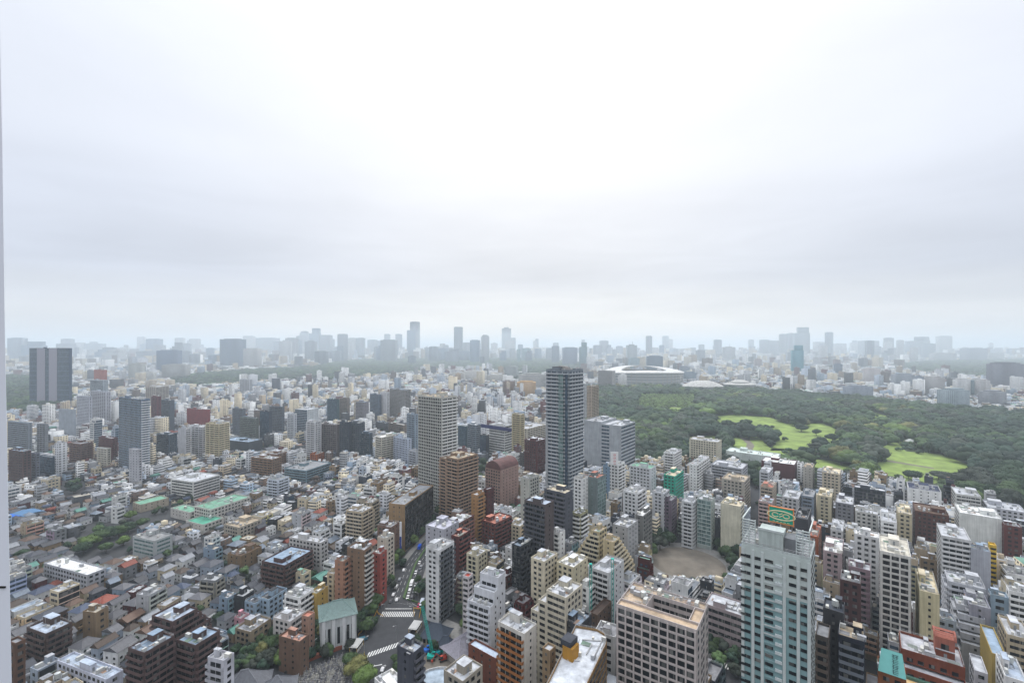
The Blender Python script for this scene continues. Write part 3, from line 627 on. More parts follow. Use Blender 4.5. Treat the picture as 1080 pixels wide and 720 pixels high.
# tan slab with black glass front
B('tan office slab with a black glass front', 410, 427, 457, 532, 75, 38, (.33, .235, .14), 'grey', 'sml', 'cur', OF, fl=3.6, vb=583, bcol=(.05, .05, .055), near=False, name='office_building', nac=14)
B('cream rounded twelve-storey block', 365, 382, 394, 540, T7, 28, (.50, .43, .33), 'lightgrey', 'balw', 'balw', vb=570, bcol=(.52, .46, .37))
B('beige block behind the cream rounded one', 376, 392, 400, 530, T7, 26, (.42, .38, .31), 'lightgrey', 'win', 'balw', vb=560)
rt = B('tall brown brick tower with white balconies', 366, 384, 393, 580, T7, 40, (.24, .165, .115), 'lightgrey', 'sml', 'bal', vb=650, bcol=(.55, .53, .50), near=True)[0]
B('salmon tiled narrow block', 353, 362, 369, 592, T7, 34, (.42, .25, .18), 'lightgrey', 'sml', 'bal', vb=630)
B('salmon red narrow apartment block', 393, 401, 408, 584, T7, 33, (.38, .12, .10), 'lightgrey', 'sml', 'win', vb=640)
B('cream white narrow block beside the salmon red one', 398, 408, 416, 568, T7, 33, (.60, .55, .48), 'lightgrey', 'sml', 'win', vb=620)
B('brown block with orange awning roof', 398, 412, 421, 556, T7, 27, (.20, .13, .10), (.4, .4, .42), 'win', 'sml', vb=585)
# -- white round tower group, right of the black high-rise
B('dark curved-balcony tower with plain brown side', 553, 575, 584, 532, T5, 66, (.115, .095, .095), 'paleblue', 'balw', 'sml', vb=596, bcol=(.10, .105, .12), near=False)
B('dark tower with a white corner strip', 574, 596, 604, 520, T5, 64, (.10, .105, .125), 'cream', 'bal', 'sml', vb=565, bcol=(.15, .155, .18))
B('white windowed tower beside the glass one', 605, 614, 621, 505, T5, 58, 'white', 'beige', 'win', 'sml', vb=540)
B('green glass tower with an orange top', 619, 630, 639, 504, T5, 58, (.20, .24, .24), 'salmon', 'sml', 'cur', OF, glass='grnglass', vb=536, bcol=(.25, .30, .30))
B('pale blue slab left of the white stepped tower', 636, 643, 648, 492, T5, 52, (.28, .38, .48), 'paleblue', 'sml', 'win', vb=515)
B('white tower with balcony bands', 641, 652, 659, 490, T5, 55, 'white', 'lightgrey', 'win', 'bal', vb=515, bcol='white')
B('white office with an arched green roof edge', 664, 686, 692, 494, T5, 50, (.66, .67, .69), 'mint', 'win', 'sml', vb=522)
B('white block stepping down by the park', 657, 672, 681, 520, T5, 46, (.70, .70, .70), 'lightgrey', 'win', 'bal', vb=540)
B('cream terraced pyramid on the left', 607, 632, 640, 556, T5, 49, (.56, .49, .34), 'beige', 'balw', 'sml', vb=585, bcol=(.62, .57, .45), wings=terr(46, 6, 'v', .11, back=True, sL='balw'), near=False)
B('cream terraced pyramid on the right', 636, 647, 668, 568, T5, 48, (.54, .46, .31), 'beige', 'sml', 'balw', vb=600, bcol=(.60, .54, .42), wings=terr(46, 7, 'u', .1, back=True, sL='sml', sR='balw'), near=False)
B('olive block with white balconies', 603, 612, 620, 542, T5, 47, (.34, .33, .22), 'lightgrey', 'bal', 'bal', vb=570, bcol='white')
B('plain grey stepped block', 646, 662, 673, 556, T5, 42, (.42, .42, .42), 'lightgrey', 'sml', 'sml', vb=580)
B('grey block with an orange and white roof', 670, 678, 688, 544, T5, 40, (.20, .20, .19), 'white', 'sml', 'win', vb=575)
B('narrow white and maroon block', 583, 590, 596, 562, T5, 42, 'white', 'white', 'bal', 'sml', vb=582)
B('white-green turquoise framed block', 700, 712, 721, 502, T5, 44, (.05, .38, .28), 'cream', 'win', 'win', vb=525)
B('white stacked block above the turquoise one', 700, 711, 719, 478, T5, 44, 'white', 'lightgrey', 'bal', 'win', vb=500)
B('white block by the plaza trees', 688, 700, 706, 520, T5, 40, (.60, .61, .63), 'lightgrey', 'win', 'win', vb=545)
B('dark purple block by the plaza trees', 700, 708, 714, 528, T5, 34, 'purple', 'grey', 'win', 'win', vb=548)
B('cream block with a green roof garden', 587, 605, 620, 598, T5, 42, (.58, .53, .40), 'white', 'win', 'sml', vb=612)
B('white stepped block in front of the cream pyramid', 624, 642, 658, 604, T5, 38, (.66, .66, .66), 'lightgrey', 'bal', 'sml', vb=612)
B('cream low block with round tank', 560, 574, 588, 592, T5, 44, (.62, .57, .46), 'lightgrey', 'win', 'win', vb=604)
B('charcoal block with glass gable', 540, 549, 562, 576, T5, 44, 'charcoal', 'bluegrey', 'cur', 'bal', vb=600)
B('beige tower left of the curved dark tower', 549, 558, 569, 505, T5, 50, (.50, .50, .46), 'lightgrey', 'sml', 'win', vb=525)
# -- right of the plaza
B('white block with striped balconies', 727, 735, 748, 490, T5, 42, 'white', 'lightgrey', 'sml', 'bal', vb=520, bcol='white')
B('pale green glass block facing the plaza', 735, 750, 754, 528, T5, 40, (.45, .50, .48), 'lightgrey', 'cur', 'sml', OF, glass='grnglass', vb=570, bcol=(.50, .55, .53))
B('cream blank-walled block facing the plaza', 760, 781, 785, 534, T5, 40, (.62, .60, .50), 'cream', 'none', 'win', vb=575)
B('beige block stepping behind the blank-walled one', 761, 785, 791, 508, T5, 40, (.44, .41, .36), 'beige', 'win', 'win', vb=525)
B('light grey long block with plant roof', 750, 783, 790, 494, T5, 38, (.47, .48, .51), 'lightgrey', 'rib', 'win', OF, vb=512)
B('white block left of the pale green glass one', 719, 731, 735, 530, T5, 38, (.60, .61, .62), 'lightgrey', 'bal', 'win', vb=555)
B('maroon hall with a white roof', 803, 838, 848, 490, T5, 30, (.12, .045, .05), 'white', 'none', 'none', 'hall', vb=508, name='hall')
B('long flat white-roofed mall by the park', 762, 820, 832, 482, T5, 26, (.60, .64, .62), (.60, .66, .63), 'none', 'none', 'hall', vb=484, name='hall')
B('cream apartment slab by the lawn', 727, 757, 761, 466, T5, 42, (.62, .58, .48), 'lightgrey', 'win', 'sml', vb=482)
B('small beige end block', 847, 857, 859, 493, T5, 30, (.48, .46, .42), 'beige', 'sml', 'win', vb=520)
B('cream complex with punched windows', 867, 886, 902, 500, T5, 36, (.55, .49, .39), 'cream', 'win', 'win', vb=530)
B('cream narrow tower with dark windows', 862, 877, 882, 524, T5, 36, (.58, .53, .40), 'cream', 'win', 'sml', vb=553)
B('dark grey block with white rails', 881, 900, 912, 532, T5, 33, (.25, .25, .27), 'lightgrey', 'win', 'win', vb=555)
B('pinkish balconied block', 800, 814, 817, 530, T5, 38, (.46, .36, .34), 'paleblue', 'bal', 'sml', vb=545, bcol=(.50, .40, .38))
B('beige block with an orange terrace', 802, 815, 819, 514, T5, 38, (.46, .40, .33), 'salmon', 'bal', 'sml', vb=528)
B('white and glass block beside the street', 801, 811, 816, 498, T5, 36, (.55, .56, .58), 'lightgrey', 'rib', 'win', vb=510)
B('light grey block with crowded roof', 825, 842, 846, 526, T5, 36, (.48, .48, .48), 'lightgrey', 'win', 'win', vb=545)
B('blue-grey block behind the roof sign', 845, 858, 862, 524, T5, 36, (.25, .29, .34), 'grey', 'rib', 'win', vb=545)
B('long dark low roof behind the roof sign', 838, 852, 878, 548, T5, 36, (.06, .06, .07), 'charcoal', 'none', 'none', OF, vb=562)
B('white block with dark railings', 876, 889, 897, 560, T5, 34, (.55, .55, .55), 'lightgrey', 'win', 'win', vb=575)
B('pinkish stepped block', 868, 888, 895, 584, T5, 44, (.44, .36, .36), 'white', 'win', 'win', vb=600)
B('rust red small block', 853, 863, 872, 566, T5, 40, (.34, .13, .07), 'salmon', 'win', 'win', vb=584)
# -- far right
B('dark red brick block by the park', 961, 965, 1001, 538, TN, 34, (.13, .055, .045), 'brown', 'win', 'win', vb=573, bay=2.8, cat=AP)
B('white hall with a dark navy roof', 955, 958, 993, 514, TN, 32, 'white', 'navy', 'none', 'sml', 'hall', vb=532, name='hall')
B('white balconied block with pink brick flank', 978, 993, 1024, 564, TN, 46, (.62, .62, .62), 'lightgrey', 'win', 'bal', vb=640, bcol=(.66, .66, .66), near=True)
B('plain pale grey block', 1021, 1024, 1045, 578, TN, 42, (.44, .45, .49), 'bluegrey', 'none', 'none', vb=640)
B('large white commercial block with a teal window', 1001, 1012, 1057, 540, TN, 38, (.66, .67, .65), 'white', 'win', 'none', OF, vb=575)
B('dark maroon brick block with grey flank', 1056, 1059, 1078, 553, TN, 36, (.13, .04, .035), 'lightgrey', 'sml', 'win', vb=588)
B('white curved terrace block behind the commercial one', 1003, 1008, 1035, 520, TN, 34, (.62, .62, .60), 'lightgrey', 'win', 'bal', vb=535)
B('yellow balconied block', 1042, 1044, 1051, 574, TN, 38, (.62, .44, .08), 'yellow', 'sml', 'bal', vb=592, bcol=(.62, .44, .08))
B('light grey long block at the right edge', 1036, 1042, 1083, 534, TN, 28, (.55, .56, .60), 'lightgrey', 'win', 'win', vb=552)
B('dark office with white roof frame', 901, 934, 936, 518, T5, 34, (.08, .09, .11), 'lightgrey', 'cur', 'sml', OF, vb=535, bcol=(.1, .1, .12))
B('cream narrow tower with grey side', 944, 947, 962, 540, TN, 40, (.60, .54, .40), 'cream', 'sml', 'win', vb=576)
B('white balcony block left of the cream narrow tower', 926, 929, 946, 548, TN, 38, 'white', 'lightgrey', 'win', 'bal', vb=570, bcol='white')
B('white low block with plant', 899, 902, 926, 538, TN, 34, (.58, .57, .54), 'lightgrey', 'win', 'win', vb=555)
B('white tower with dark balcony grid', 920, 928, 961, 580, TN, 64, (.64, .63, .60), (.62, .59, .52), 'sml', 'grid', vb=650, near=True, bay=3.4)
B('long white block with dark windows', 897, 901, 927, 562, TN, 56, (.60, .60, .60), 'white', 'win', 'win', vb=610, near=True)
B('cream tower with a blue band', 964, 970, 991, 622, TN, 50, (.62, .57, .40), 'cream', 'none', 'sml', OF, vb=655)
rt, p_, a_, b_ = B('red-brick apartment block with a long flat roof', 943, 952, 1024, 700, TN, 46, (.21, .07, .04), (.50, .50, .52), 'win', 'bal', vb=720, bcol=(.30, .12, .08), near=True, wings=[(0, 1, 0, 1, 0, 37, 'win', 'bal', 0), (0, 1, .3, 1, 37, 41, 'win', 'win', 0), (0, 1, .45, 1, 41, 46, 'win', 'win', 1)], nac=12)
link('salmon_plant_room', cbox(5.6, 5.6, 6.5, 'wall'), rt, (.40, .17, .13), (b_ * .22, a_ * .22, 49.5))
link('plant_room_window', cbox(2.2, .3, 2, 'glass'), rt, None, (b_ * .22, a_ * .22 - 2.85, 49.5))
mb = MB()
for x in (-3, 3):
    for k in range(8):
        t0, t1 = math.pi * k / 8, math.pi * (k + 1) / 8
        mb.bar((x, -3 * math.cos(t0), 2.5 * math.sin(t0)), (x, -3 * math.cos(t1), 2.5 * math.sin(t1)), .3)
for k in range(5): mb.bar((-3, -2.4 + k * 1.2, 2.2 - .3 * abs(k - 2)), (3, -2.4 + k * 1.2, 2.2 - .3 * abs(k - 2)), .22)
link('salmon_roof_frame', mb.mesh('frame', M['panel']), rt, (.40, .17, .13), (b_ * .22, a_ * .22, 52.3))
link('green_glass_strip', cbox(b_ * .9, 1.2, .9, 'panel'), rt, (.12, .22, .18), (0, -a_ * .22, 38.0))
link('cream_terrace', cbox(b_ * .9, 2.6, .25, 'panel'), rt, (.60, .45, .26), (0, -a_ * .30, 37.3))
rt, p_, a_, b_ = B('brown block with a turquoise sign roof and white side frame', 914, 926, 956, 706, TN, 46, (.26, .11, .05), (.55, .55, .58), 'sml', 'win', OF, vb=720, near=True)
mb = MB().poly([(-b_ / 2, -a_ / 2 - .3, 46), (b_ / 2, -a_ / 2 - .3, 46), (b_ / 2 - 1, -a_ / 2 + 3, 53), (-b_ / 2 + 1, -a_ / 2 + 3, 53)]).poly([(-b_ / 2 + 1, -a_ / 2 + 3.3, 53), (b_ / 2 - 1, -a_ / 2 + 3.3, 53), (b_ / 2, -a_ / 2 + .2, 46), (-b_ / 2, -a_ / 2 + .2, 46)])
sl = link('sloped_sign_panel', mb.mesh('panel', M['panel']), rt, (.24, .52, .49))
mb = MB(); gx = b_ * .12                       # a column of four dark strokes characters
for i in range(4):
    z = 51.6 - i * 1.5; yy = lambda zz: -a_ / 2 - .3 + (zz - 46) * 3.3 / 7 - .12
    for dx0, z0, dx1, z1 in ((-.9, .5, .9, .5), (-.9, 0, .9, 0), (-.7, -.5, .7, -.5), (-.5, .6, -.5, -.55), (.5, .6, .5, -.55))[: 5 - (i % 2)]:
        mb.bar((gx + dx0, yy(z + z0), z + z0), (gx + dx1, yy(z + z1), z + z1), .09)
link('sign_lettering', mb.mesh('letters', M['panel']), rt, (.06, .14, .14))
B('grey-white terraced block stepping down', 1000, 1014, 1044, 650, TN, 34, (.46, .47, .50), 'lightgrey', 'balw', 'balw', vb=672, bcol=(.58, .59, .62), wings=terr(34, 4, 'v', .14, sL='balw', sR='sml'))
B('grey gable-ended block below the white terraces', 1016, 1022, 1045, 636, TN, 36, (.36, .36, .41), 'grey', 'balw', 'sml', vb=655, bcol=(.55, .55, .58))
B('white terrace block at right', 996, 1000, 1040, 612, TN, 38, (.50, .51, .54), 'lightgrey', 'balw', 'balw', vb=632, bcol=(.60, .61, .64))
B('pale blue banded block', 1042, 1045, 1064, 626, TN, 38, (.32, .40, .46), 'paleblue', 'rib', 'rib', OF, vb=655, fl=3.6)
B('white balcony tower at the right edge', 1061, 1064, 1086, 622, TN, 42, 'white', 'lightgrey', 'win', 'bal', vb=660, bcol='white')
B('olive yellow block with a long grey roof', 1024, 1046, 1062, 688, TN, 34, (.40, .31, .12), 'bluegrey', 'none', 'win', vb=712)
B('beige block at the far right edge', 1052, 1062, 1090, 668, TN, 36, (.50, .44, .34), 'lightgrey', 'win', 'rib', vb=700)
B('white block at the bottom right corner', 1050, 1060, 1084, 712, TN, 36, 'white', 'paleblue', 'win', 'win', vb=720)
B('small white block beside the olive yellow one', 1022, 1028, 1042, 706, TN, 32, (.55, .55, .57), 'lightgrey', 'win', 'win', vb=720)
B('charcoal block beside the pale green tower', 856, 868, 890, 640, TN, 60, (.055, .055, .062), 'slate', 'sml', 'sml', OF, vb=665, near=False)
B('brown-black balcony tower beside the pale green tower', 856, 860, 874, 668, TN, 56, (.10, .085, .075), 'grey', 'win', 'bal', vb=720, near=False, bcol=(.15, .12, .10))
B('navy blue-black tower with grey roof', 873, 884, 912, 668, TN, 56, (.03, .035, .055), 'beige', 'sml', 'bal', OF, vb=720, near=False, bcol=(.2, .22, .25))
B('maroon-framed dark block', 880, 886, 908, 610, TN, 54, (.10, .05, .05), 'grey', 'sml', 'win', vb=640, near=False)
B('dark block with pink framed face', 888, 895, 918, 596, TN, 44, (.32, .24, .26), 'lightgrey', 'win', 'bal', vb=620, near=False)
# -- left and centre rear
B('white and navy rounded office', 516, 532, 541, 449, T5, 48, (.66, .66, .64), 'lightgrey', 'rib', 'rib', OF, vb=478, fl=3.8)
link('navy_top_band', cbox(60, 1, 5, 'panel'), AUTO[-1][0], (.03, .035, .13), (-12, 0, 44), math.pi / 2)
for (d, xl, xn, xr, y, Y, c, sl_, sr, vb) in [
    ('grey broad slab at the left edge', 8, 30, 34, 446, 620, (.30, .33, .37), 'rib', 'sml', 473), ('grey twin slab', 39, 48, 51, 447, 640, (.28, .29, .31), 'bal', 'sml', 473),
    ('dark brick slab at the left edge', 9, 24, 33, 476, 470, (.13, .08, .075), 'win', 'win', 507), ('grey striped block', 33, 38, 42, 478, 470, (.20, .21, .25), 'rib', 'win', 503),
    ('dark teal glass block', 41, 55, 60, 482, 460, (.06, .10, .14), 'cur', 'sml', 500), ('cream block with pale roof', 102, 113, 117, 473, 500, (.60, .57, .50), 'win', 'win', 490),
    ('brown balconied block', 73, 85, 98, 468, 560, (.17, .10, .08), 'bal', 'bal', 487), ('maroon row block', 104, 118, 124, 462, 600, (.16, .06, .06), 'win', 'bal', 482),
    ('white gabled block', 188, 196, 201, 452, 560, (.66, .66, .68), 'none', 'bal', 480), ('white ribbed block', 202, 214, 219, 450, 580, (.58, .58, .60), 'bal', 'bal', 478),
    ('cream balcony slab', 217, 231, 242, 447, 560, (.58, .52, .38), 'bal', 'bal', 480), ('dark blue low block', 165, 178, 187, 458, 620, (.09, .12, .15), 'rib', 'win', 478),
    ('red-walled hall building', 197, 219, 222, 432, 900, (.24, .05, .05), 'none', 'none', 448), ('green-grey office slab', 253, 270, 273, 441, 700, (.20, .22, .20), 'rib', 'sml', 463),
    ('bluish grey tower', 245, 256, 259, 431, 850, (.17, .19, .22), 'win', 'win', 460), ('white-topped dark block', 274, 284, 287, 434, 760, (.06, .07, .09), 'cur', 'sml', 455),
    ('charcoal office with grey edge', 284, 298, 300, 429, 860, (.14, .16, .19), 'rib', 'win', 455), ('white-framed dark office', 311, 324, 336, 432, 800, (.55, .57, .58), 'cur', 'sml', 452),
    ('white windowed block', 303, 310, 313, 437, 780, (.55, .57, .60), 'win', 'win', 455), ('white balcony tower in the middle distance', 323, 332, 339, 445, 600, (.62, .62, .63), 'bal', 'win', 478),
    ('purple-grey office slab', 337, 355, 358, 448, 560, (.20, .175, .175), 'grid', 'sml', 477), ('charcoal twin block on the left', 358, 368, 371, 445, 600, (.07, .085, .11), 'win', 'sml', 477),
    ('charcoal twin block on the right', 369, 379, 385, 446, 590, (.085, .10, .12), 'win', 'win', 477), ('dark blue recessed block', 379, 390, 393, 457, 540, (.06, .085, .11), 'rib', 'win', 482),
    ('cream and white balconied block', 396, 402, 417, 461, 500, (.60, .57, .50), 'bal', 'bal', 485), ('pale blue block', 415, 430, 434, 463, 500, (.48, .52, .60), 'win', 'win', 487),
    ('pale block beside the lattice tower', 431, 439, 443, 476, 450, (.50, .52, .56), 'bal', 'win', 492), ('grey windowed block beside the lattice tower', 429, 438, 441, 437, 640, (.34, .40, .46), 'grid', 'win', 457),
    ('brown grid block', 410, 426, 429, 448, 640, (.20, .16, .13), 'grid', 'win', 457), ('dark flat block left of the brown grid block', 396, 407, 410, 446, 660, (.12, .12, .13), 'win', 'win', 453),
    ('slim white tower with grey side', 401, 408, 411, 414, 1000, (.62, .62, .64), 'sml', 'win', 430), ('charcoal slab behind the slim white tower', 390, 399, 402, 416, 1000, (.16, .20, .25), 'win', 'win', 434),
    ('grey-beige ribbed tower', 411, 427, 433, 411, 1000, (.33, .32, .31), 'win', 'bal', 430), ('tan round-ended block', 358, 367, 369, 420, 980, (.30, .26, .23), 'win', 'win', 434),
    ('grey slab with cream end', 375, 384, 389, 424, 950, (.26, .25, .27), 'win', 'sml', 436), ('teal-dark glass office', 345, 356, 358, 421, 960, (.07, .13, .14), 'cur', 'sml', 437),
    ('dark green glass office', 483, 492, 494, 450, 640, (.07, .12, .12), 'cur', 'sml', 470), ('grey striped office', 493, 502, 507, 448, 640, (.22, .26, .30), 'rib', 'rib', 472),
    ('narrow black office', 506, 513, 516, 459, 560, (.05, .055, .065), 'cur', 'win', 478), ('dark brown block beside the pink arch', 548, 556, 562, 478, 500, (.10, .09, .09), 'win', 'win', 492),
    ('maroon tower left of the black high-rise', 553, 566, 577, 465, 470, (.11, .03, .03), 'win', 'win', 500), ('yellow-cream balcony block', 540, 549, 553, 437, 640, (.50, .44, .30), 'bal', 'bal', 455),
    ('cream apartment block near the black high-rise', 544, 556, 575, 452, 560, (.55, .51, .44), 'win', 'bal', 470), ('beige narrow tower by the wood', 619, 624, 631, 407, 900, (.46, .38, .30), 'win', 'bal', 424),
    ('white tower beside the beige one', 613, 618, 620, 405, 950, (.50, .52, .54), 'win', 'win', 424), ('brown-grey office in front of the stadium', 628, 646, 649, 391, 1700, (.42, .40, .40), 'rib', 'sml', 404),
    ('dark office courtyard slab', 234, 262, 277, 466, 640, (.08, .09, .10), 'none', 'none', 476), ('brown apartment row', 265, 287, 297, 484, 440, (.26, .17, .11), 'bal', 'win', 502),
    ('brown apartment row behind', 281, 292, 303, 479, 450, (.24, .15, .10), 'bal', 'win', 490), ('orange-roofed block', 327, 334, 342, 479, 500, (.40, .14, .05), 'win', 'win', 487),
    ('low courtyard office with teal glass', 300, 323, 349, 496, 400, (.22, .30, .34), 'rib', 'rib', 508), ('white balcony block beside the courtyard office', 282, 293, 305, 506, 390, (.62, .66, .72), 'bal', 'bal', 522),
    ('white school wing by the mint roof', 180, 204, 232, 508, 395, (.60, .60, .58), 'rib', 'rib', 524), ('red hall tower with a salmon face', 99, 109, 113, 390, 1500, (.42, .15, .11), 'none', 'none', 400),
    ('pale block with grey grid', 95, 109, 114, 401, 1200, (.42, .46, .50), 'grid', 'win', 412), ('white hospital slab', 81, 94, 97, 418, 900, (.50, .51, .56), 'win', 'win', 436),
    ('white pair of towers', 96, 112, 117, 413, 950, (.56, .56, .60), 'bal', 'win', 430), ('light grey box building', 62, 78, 80, 432, 800, (.38, .41, .45), 'none', 'none', 443),
    ('white gatehouse-like block', 253, 263, 266, 400, 1500, (.64, .65, .68), 'bal', 'bal', 408), ('maroon and white mid tower', 160, 166, 170, 418, 900, (.17, .06, .07), 'bal', 'win', 436),
    ('dark block with white end', 170, 179, 184, 422, 850, (.12, .14, .17), 'rib', 'none', 440), ('cream twin towers by the canal', 154, 164, 178, 408, 1100, (.52, .48, .44), 'bal', 'bal', 424)]:
    if y > 440: Y = F * HC / ((y - HY) + 1.3 * (vb - y))
    h = HC - (y - HY) * Y / F
    th = T7 if xr < 395 else T5
    B(d, xl, xn, xr, y, th, max(8, h), c, rnd.choice(('lightgrey', 'grey', 'white', 'bluegrey')), sl_, sr, vb=vb, near=False, merge=Y > 700, glass='bluglass' if sl_ == 'cur' else 'glass', nac=3 if Y > 700 else 6)
# -- left foreground
B('long grey-white school with a pale roof', 46, 92, 112, 606, T7, 13, (.42, .43, .46), 'white', 'win', 'win', 'school', vb=618, name='school_building', nac=3, pent=0)
B('long white school with a mint green roof', 205, 222, 264, 537, 66, 16, (.62, .60, .56), 'mint', 'win', 'win', 'school', vb=550, name='school_building', pent=0, nac=2)
B('low school wing with a mint roof', 180, 200, 214, 540, 66, 9, (.60, .58, .55), 'mint', 'sml', 'win', 'school', vb=548, name='school_building', pent=0, nac=2)
B('school hall with a bright green roof', 196, 214, 236, 553, 66, 9, (.60, .58, .54), (.12, .34, .25), 'sml', 'win', 'school', vb=560, name='school_building', pent=0, nac=0)
B('teal-glazed school block with planted roof', 140, 163, 182, 570, T7, 16, (.44, .46, .46), (.30, .30, .30), 'rib', 'rib', 'school', vb=585, name='school_building', glass='grnglass')
B('hall with a mint pitched roof edge', 140, 148, 178, 532, 60, 8, (.45, .40, .33), 'mint', 'sml', 'sml', 'hall', vb=540, name='hall', pent=0, nac=0)
B('dark brown apartment block with stepped balconies', 28, 48, 76, 668, T7, 17, (.10, .07, .06), 'paleblue', 'bal', 'bal', vb=698, bcol=(.13, .095, .085), near=True)
B('brown tiled tower behind the window post', 8, 16, 27, 678, T7, 40, (.17, .105, .075), 'grey', 'win', 'win', vb=720)
B('white house block with a blue roof edge', 60, 112, 130, 716, T7, 16, (.62, .64, .72), 'paleblue', 'win', 'win', HO, vb=720, name='house')
B('brown tiled apartments with grey terrace roof, upper block', 160, 182, 222, 655, T7, 30, (.125, .085, .08), 'paleblue', 'bal', 'balw', vb=700, bcol=(.15, .105, .10), near=True, wings=terr(30, 3, 'u', .12, back=True, sL='bal', sR='bal'))
B('brown tiled apartments, lower terraced block', 186, 206, 232, 680, T7, 27, (.125, .085, .08), 'bluegrey', 'bal', 'balw', vb=720, bcol=(.15, .105, .10), near=True)
B('brown tiled apartments, left wing', 135, 152, 184, 688, T7, 30, (.13, .09, .085), 'bluegrey', 'bal', 'bal', vb=720, bcol=(.15, .105, .10), near=True)
B('white narrow block with dark framed balconies', 219, 236, 247, 696, 74, 30, (.58, .58, .62), 'lightgrey', 'balw', 'win', vb=720, bcol=(.45, .45, .48), near=True)
B('beige low block with a round-cornered grey roof', 248, 264, 286, 666, T7, 11, (.36, .30, .22), (.42, .43, .46), 'win', 'win', vb=676)
B('pink house', 247, 254, 263, 652, T7, 9, 'pink', 'pink', 'sml', 'sml', HO, vb=660, name='house', nac=0)
B('pale blue house with a dark roof, left one of the pair', 258, 269, 285, 636, T7, 13, (.36, .45, .54), 'charcoal', 'win', 'win', HO, vb=650, name='house', nac=1)
B('pale blue house with a dark roof, right one of the pair', 272, 283, 303, 632, T7, 14, (.36, .45, .54), 'charcoal', 'win', 'win', HO, vb=650, name='house', nac=1)
B('white stepped apartment block, front one', 288, 306, 322, 655, T7, 16, (.60, .57, .56), 'lightgrey', 'win', 'bal', vb=665)
B('white stepped apartment block, rear one', 300, 316, 331, 630, T7, 20, 'white', 'lightgrey', 'bal', 'bal', vb=650, bcol='white')
B('yellow house block', 326, 334, 346, 626, T7, 18, (.52, .38, .14), 'cream', 'win', 'sml', vb=640)
B('brown wedge block with a salmon and green roof', 294, 316, 326, 676, T7, 18, (.20, .135, .10), (.48, .30, .24), 'sml', 'sml', vb=695, near=True)
B('salmon block behind the brown wedge', 318, 325, 332, 650, T7, 22, (.42, .28, .22), 'salmon', 'sml', 'sml', vb=672)
B('dark brown apartment row with pale roofs', 276, 300, 330, 596, T7, 20, (.11, .065, .06), 'bluegrey', 'bal', 'bal', vb=615, bcol=(.14, .09, .08))
B('white apartment block with grey roof clutter', 305, 338, 346, 572, T7, 22, (.60, .59, .58), 'lightgrey', 'win', 'win', vb=590)
B('cream balconied block behind the yellow house', 345, 352, 362, 605, T7, 20, (.52, .45, .34), 'lightgrey', 'win', 'bal', vb=625)
B('long beige block with a flat roof', 236, 252, 276, 556, 66, 12, (.46, .42, .36), 'beige', 'win', 'win', vb=566)
B('brown shed-roofed block', 240, 254, 276, 586, T7, 12, (.22, .16, .10), 'brown', 'sml', 'sml', HO, vb=596, name='house')
# ------------------------------------------------------------------ ground, roads, park floor
def sheet(name, pts, z, m, kind='structure', label=None):
    me = MB().poly([(p[0], p[1], z) for p in pts]).mesh(name, M[m]); return props(link(name, me), kind=kind, label=label)
def PX(*l, z=0): return [P(x, y, z) for x, y in l]
g = mat('city_ground', (.04, .041, .043), noise=.35, nscale=.05, rough=.9); M['ground'] = g
sheet('ground', [(-60000, -3000), (60000, -3000), (60000, 60000), (-60000, 60000)], 0, 'ground')
PARK = PX((612, 412), (632, 409), (720, 409), (820, 415), (900, 422), (985, 431), (1085, 441), (1250, 452), (1250, 600), (1085, 566), (960, 531), (850, 513), (740, 506), (672, 506), (640, 472), (620, 450))
sheet('park_ground', PARK, .01, 'park' if 'park' in M else M.__setitem__('park', mat('park_soil', (.05, .065, .03), noise=.4, nscale=.03)) or 'park')
LAWNS = [PX((750, 439), (778, 437), (812, 440), (830, 447), (868, 446), (888, 456), (886, 468), (852, 476), (812, 475), (822, 462), (812, 452), (780, 447), (756, 446)),
         PX((930, 468), (946, 466), (956, 476), (990, 478), (1025, 491), (1018, 506), (975, 511), (928, 505), (918, 497), (924, 484)), PX((722, 461), (752, 459), (764, 466), (740, 472), (722, 470)),
         PX((918, 434), (934, 438), (944, 444), (930, 449), (916, 447)), PX((768, 461), (800, 460), (812, 472), (840, 474), (820, 482), (778, 478)), PX((848, 483), (880, 486), (905, 494), (880, 500), (850, 495)),
         PX((950, 462), (975, 466), (972, 470), (948, 467)), PX((705, 429), (724, 430), (722, 434), (704, 433))]
for l in LAWNS: sheet('lawn', l, .06, 'grass')
sheet('park_path', PX((780, 461), (788, 461), (796, 470), (792, 477), (784, 476), (788, 468)), .10, 'sand')
sheet('park_path', PX((700, 441), (735, 436), (752, 440), (756, 446), (720, 447), (702, 445)), .10, 'pave')
sheet('park_path', PX((930, 484), (985, 493), (985, 494.5), (930, 485.5)), .10, 'sand')
POND = PX((986, 466), (1004, 466), (1008, 470), (990, 470)); M['water'] = mat('pond_water', (.10, .13, .15), rough=.08); sheet('pond', POND, .12, 'water')
# playground
pcx, pcy = P(727, 596); pcy += 4
sheet('plaza', [(pcx + 38 * math.cos(t) , pcy + 36 * math.sin(t)) for t in [k * math.pi / 20 for k in range(40)]], .05, 'pave')
sheet('playground', [(pcx + 27 * math.cos(t), pcy + 27 * math.sin(t)) for t in [k * math.pi / 20 for k in range(40)]], .10, 'sand')
EXCL.append([(pcx + 38 * math.cos(t), pcy + 36 * math.sin(t)) for t in [k * math.pi / 6 for k in range(12)]])
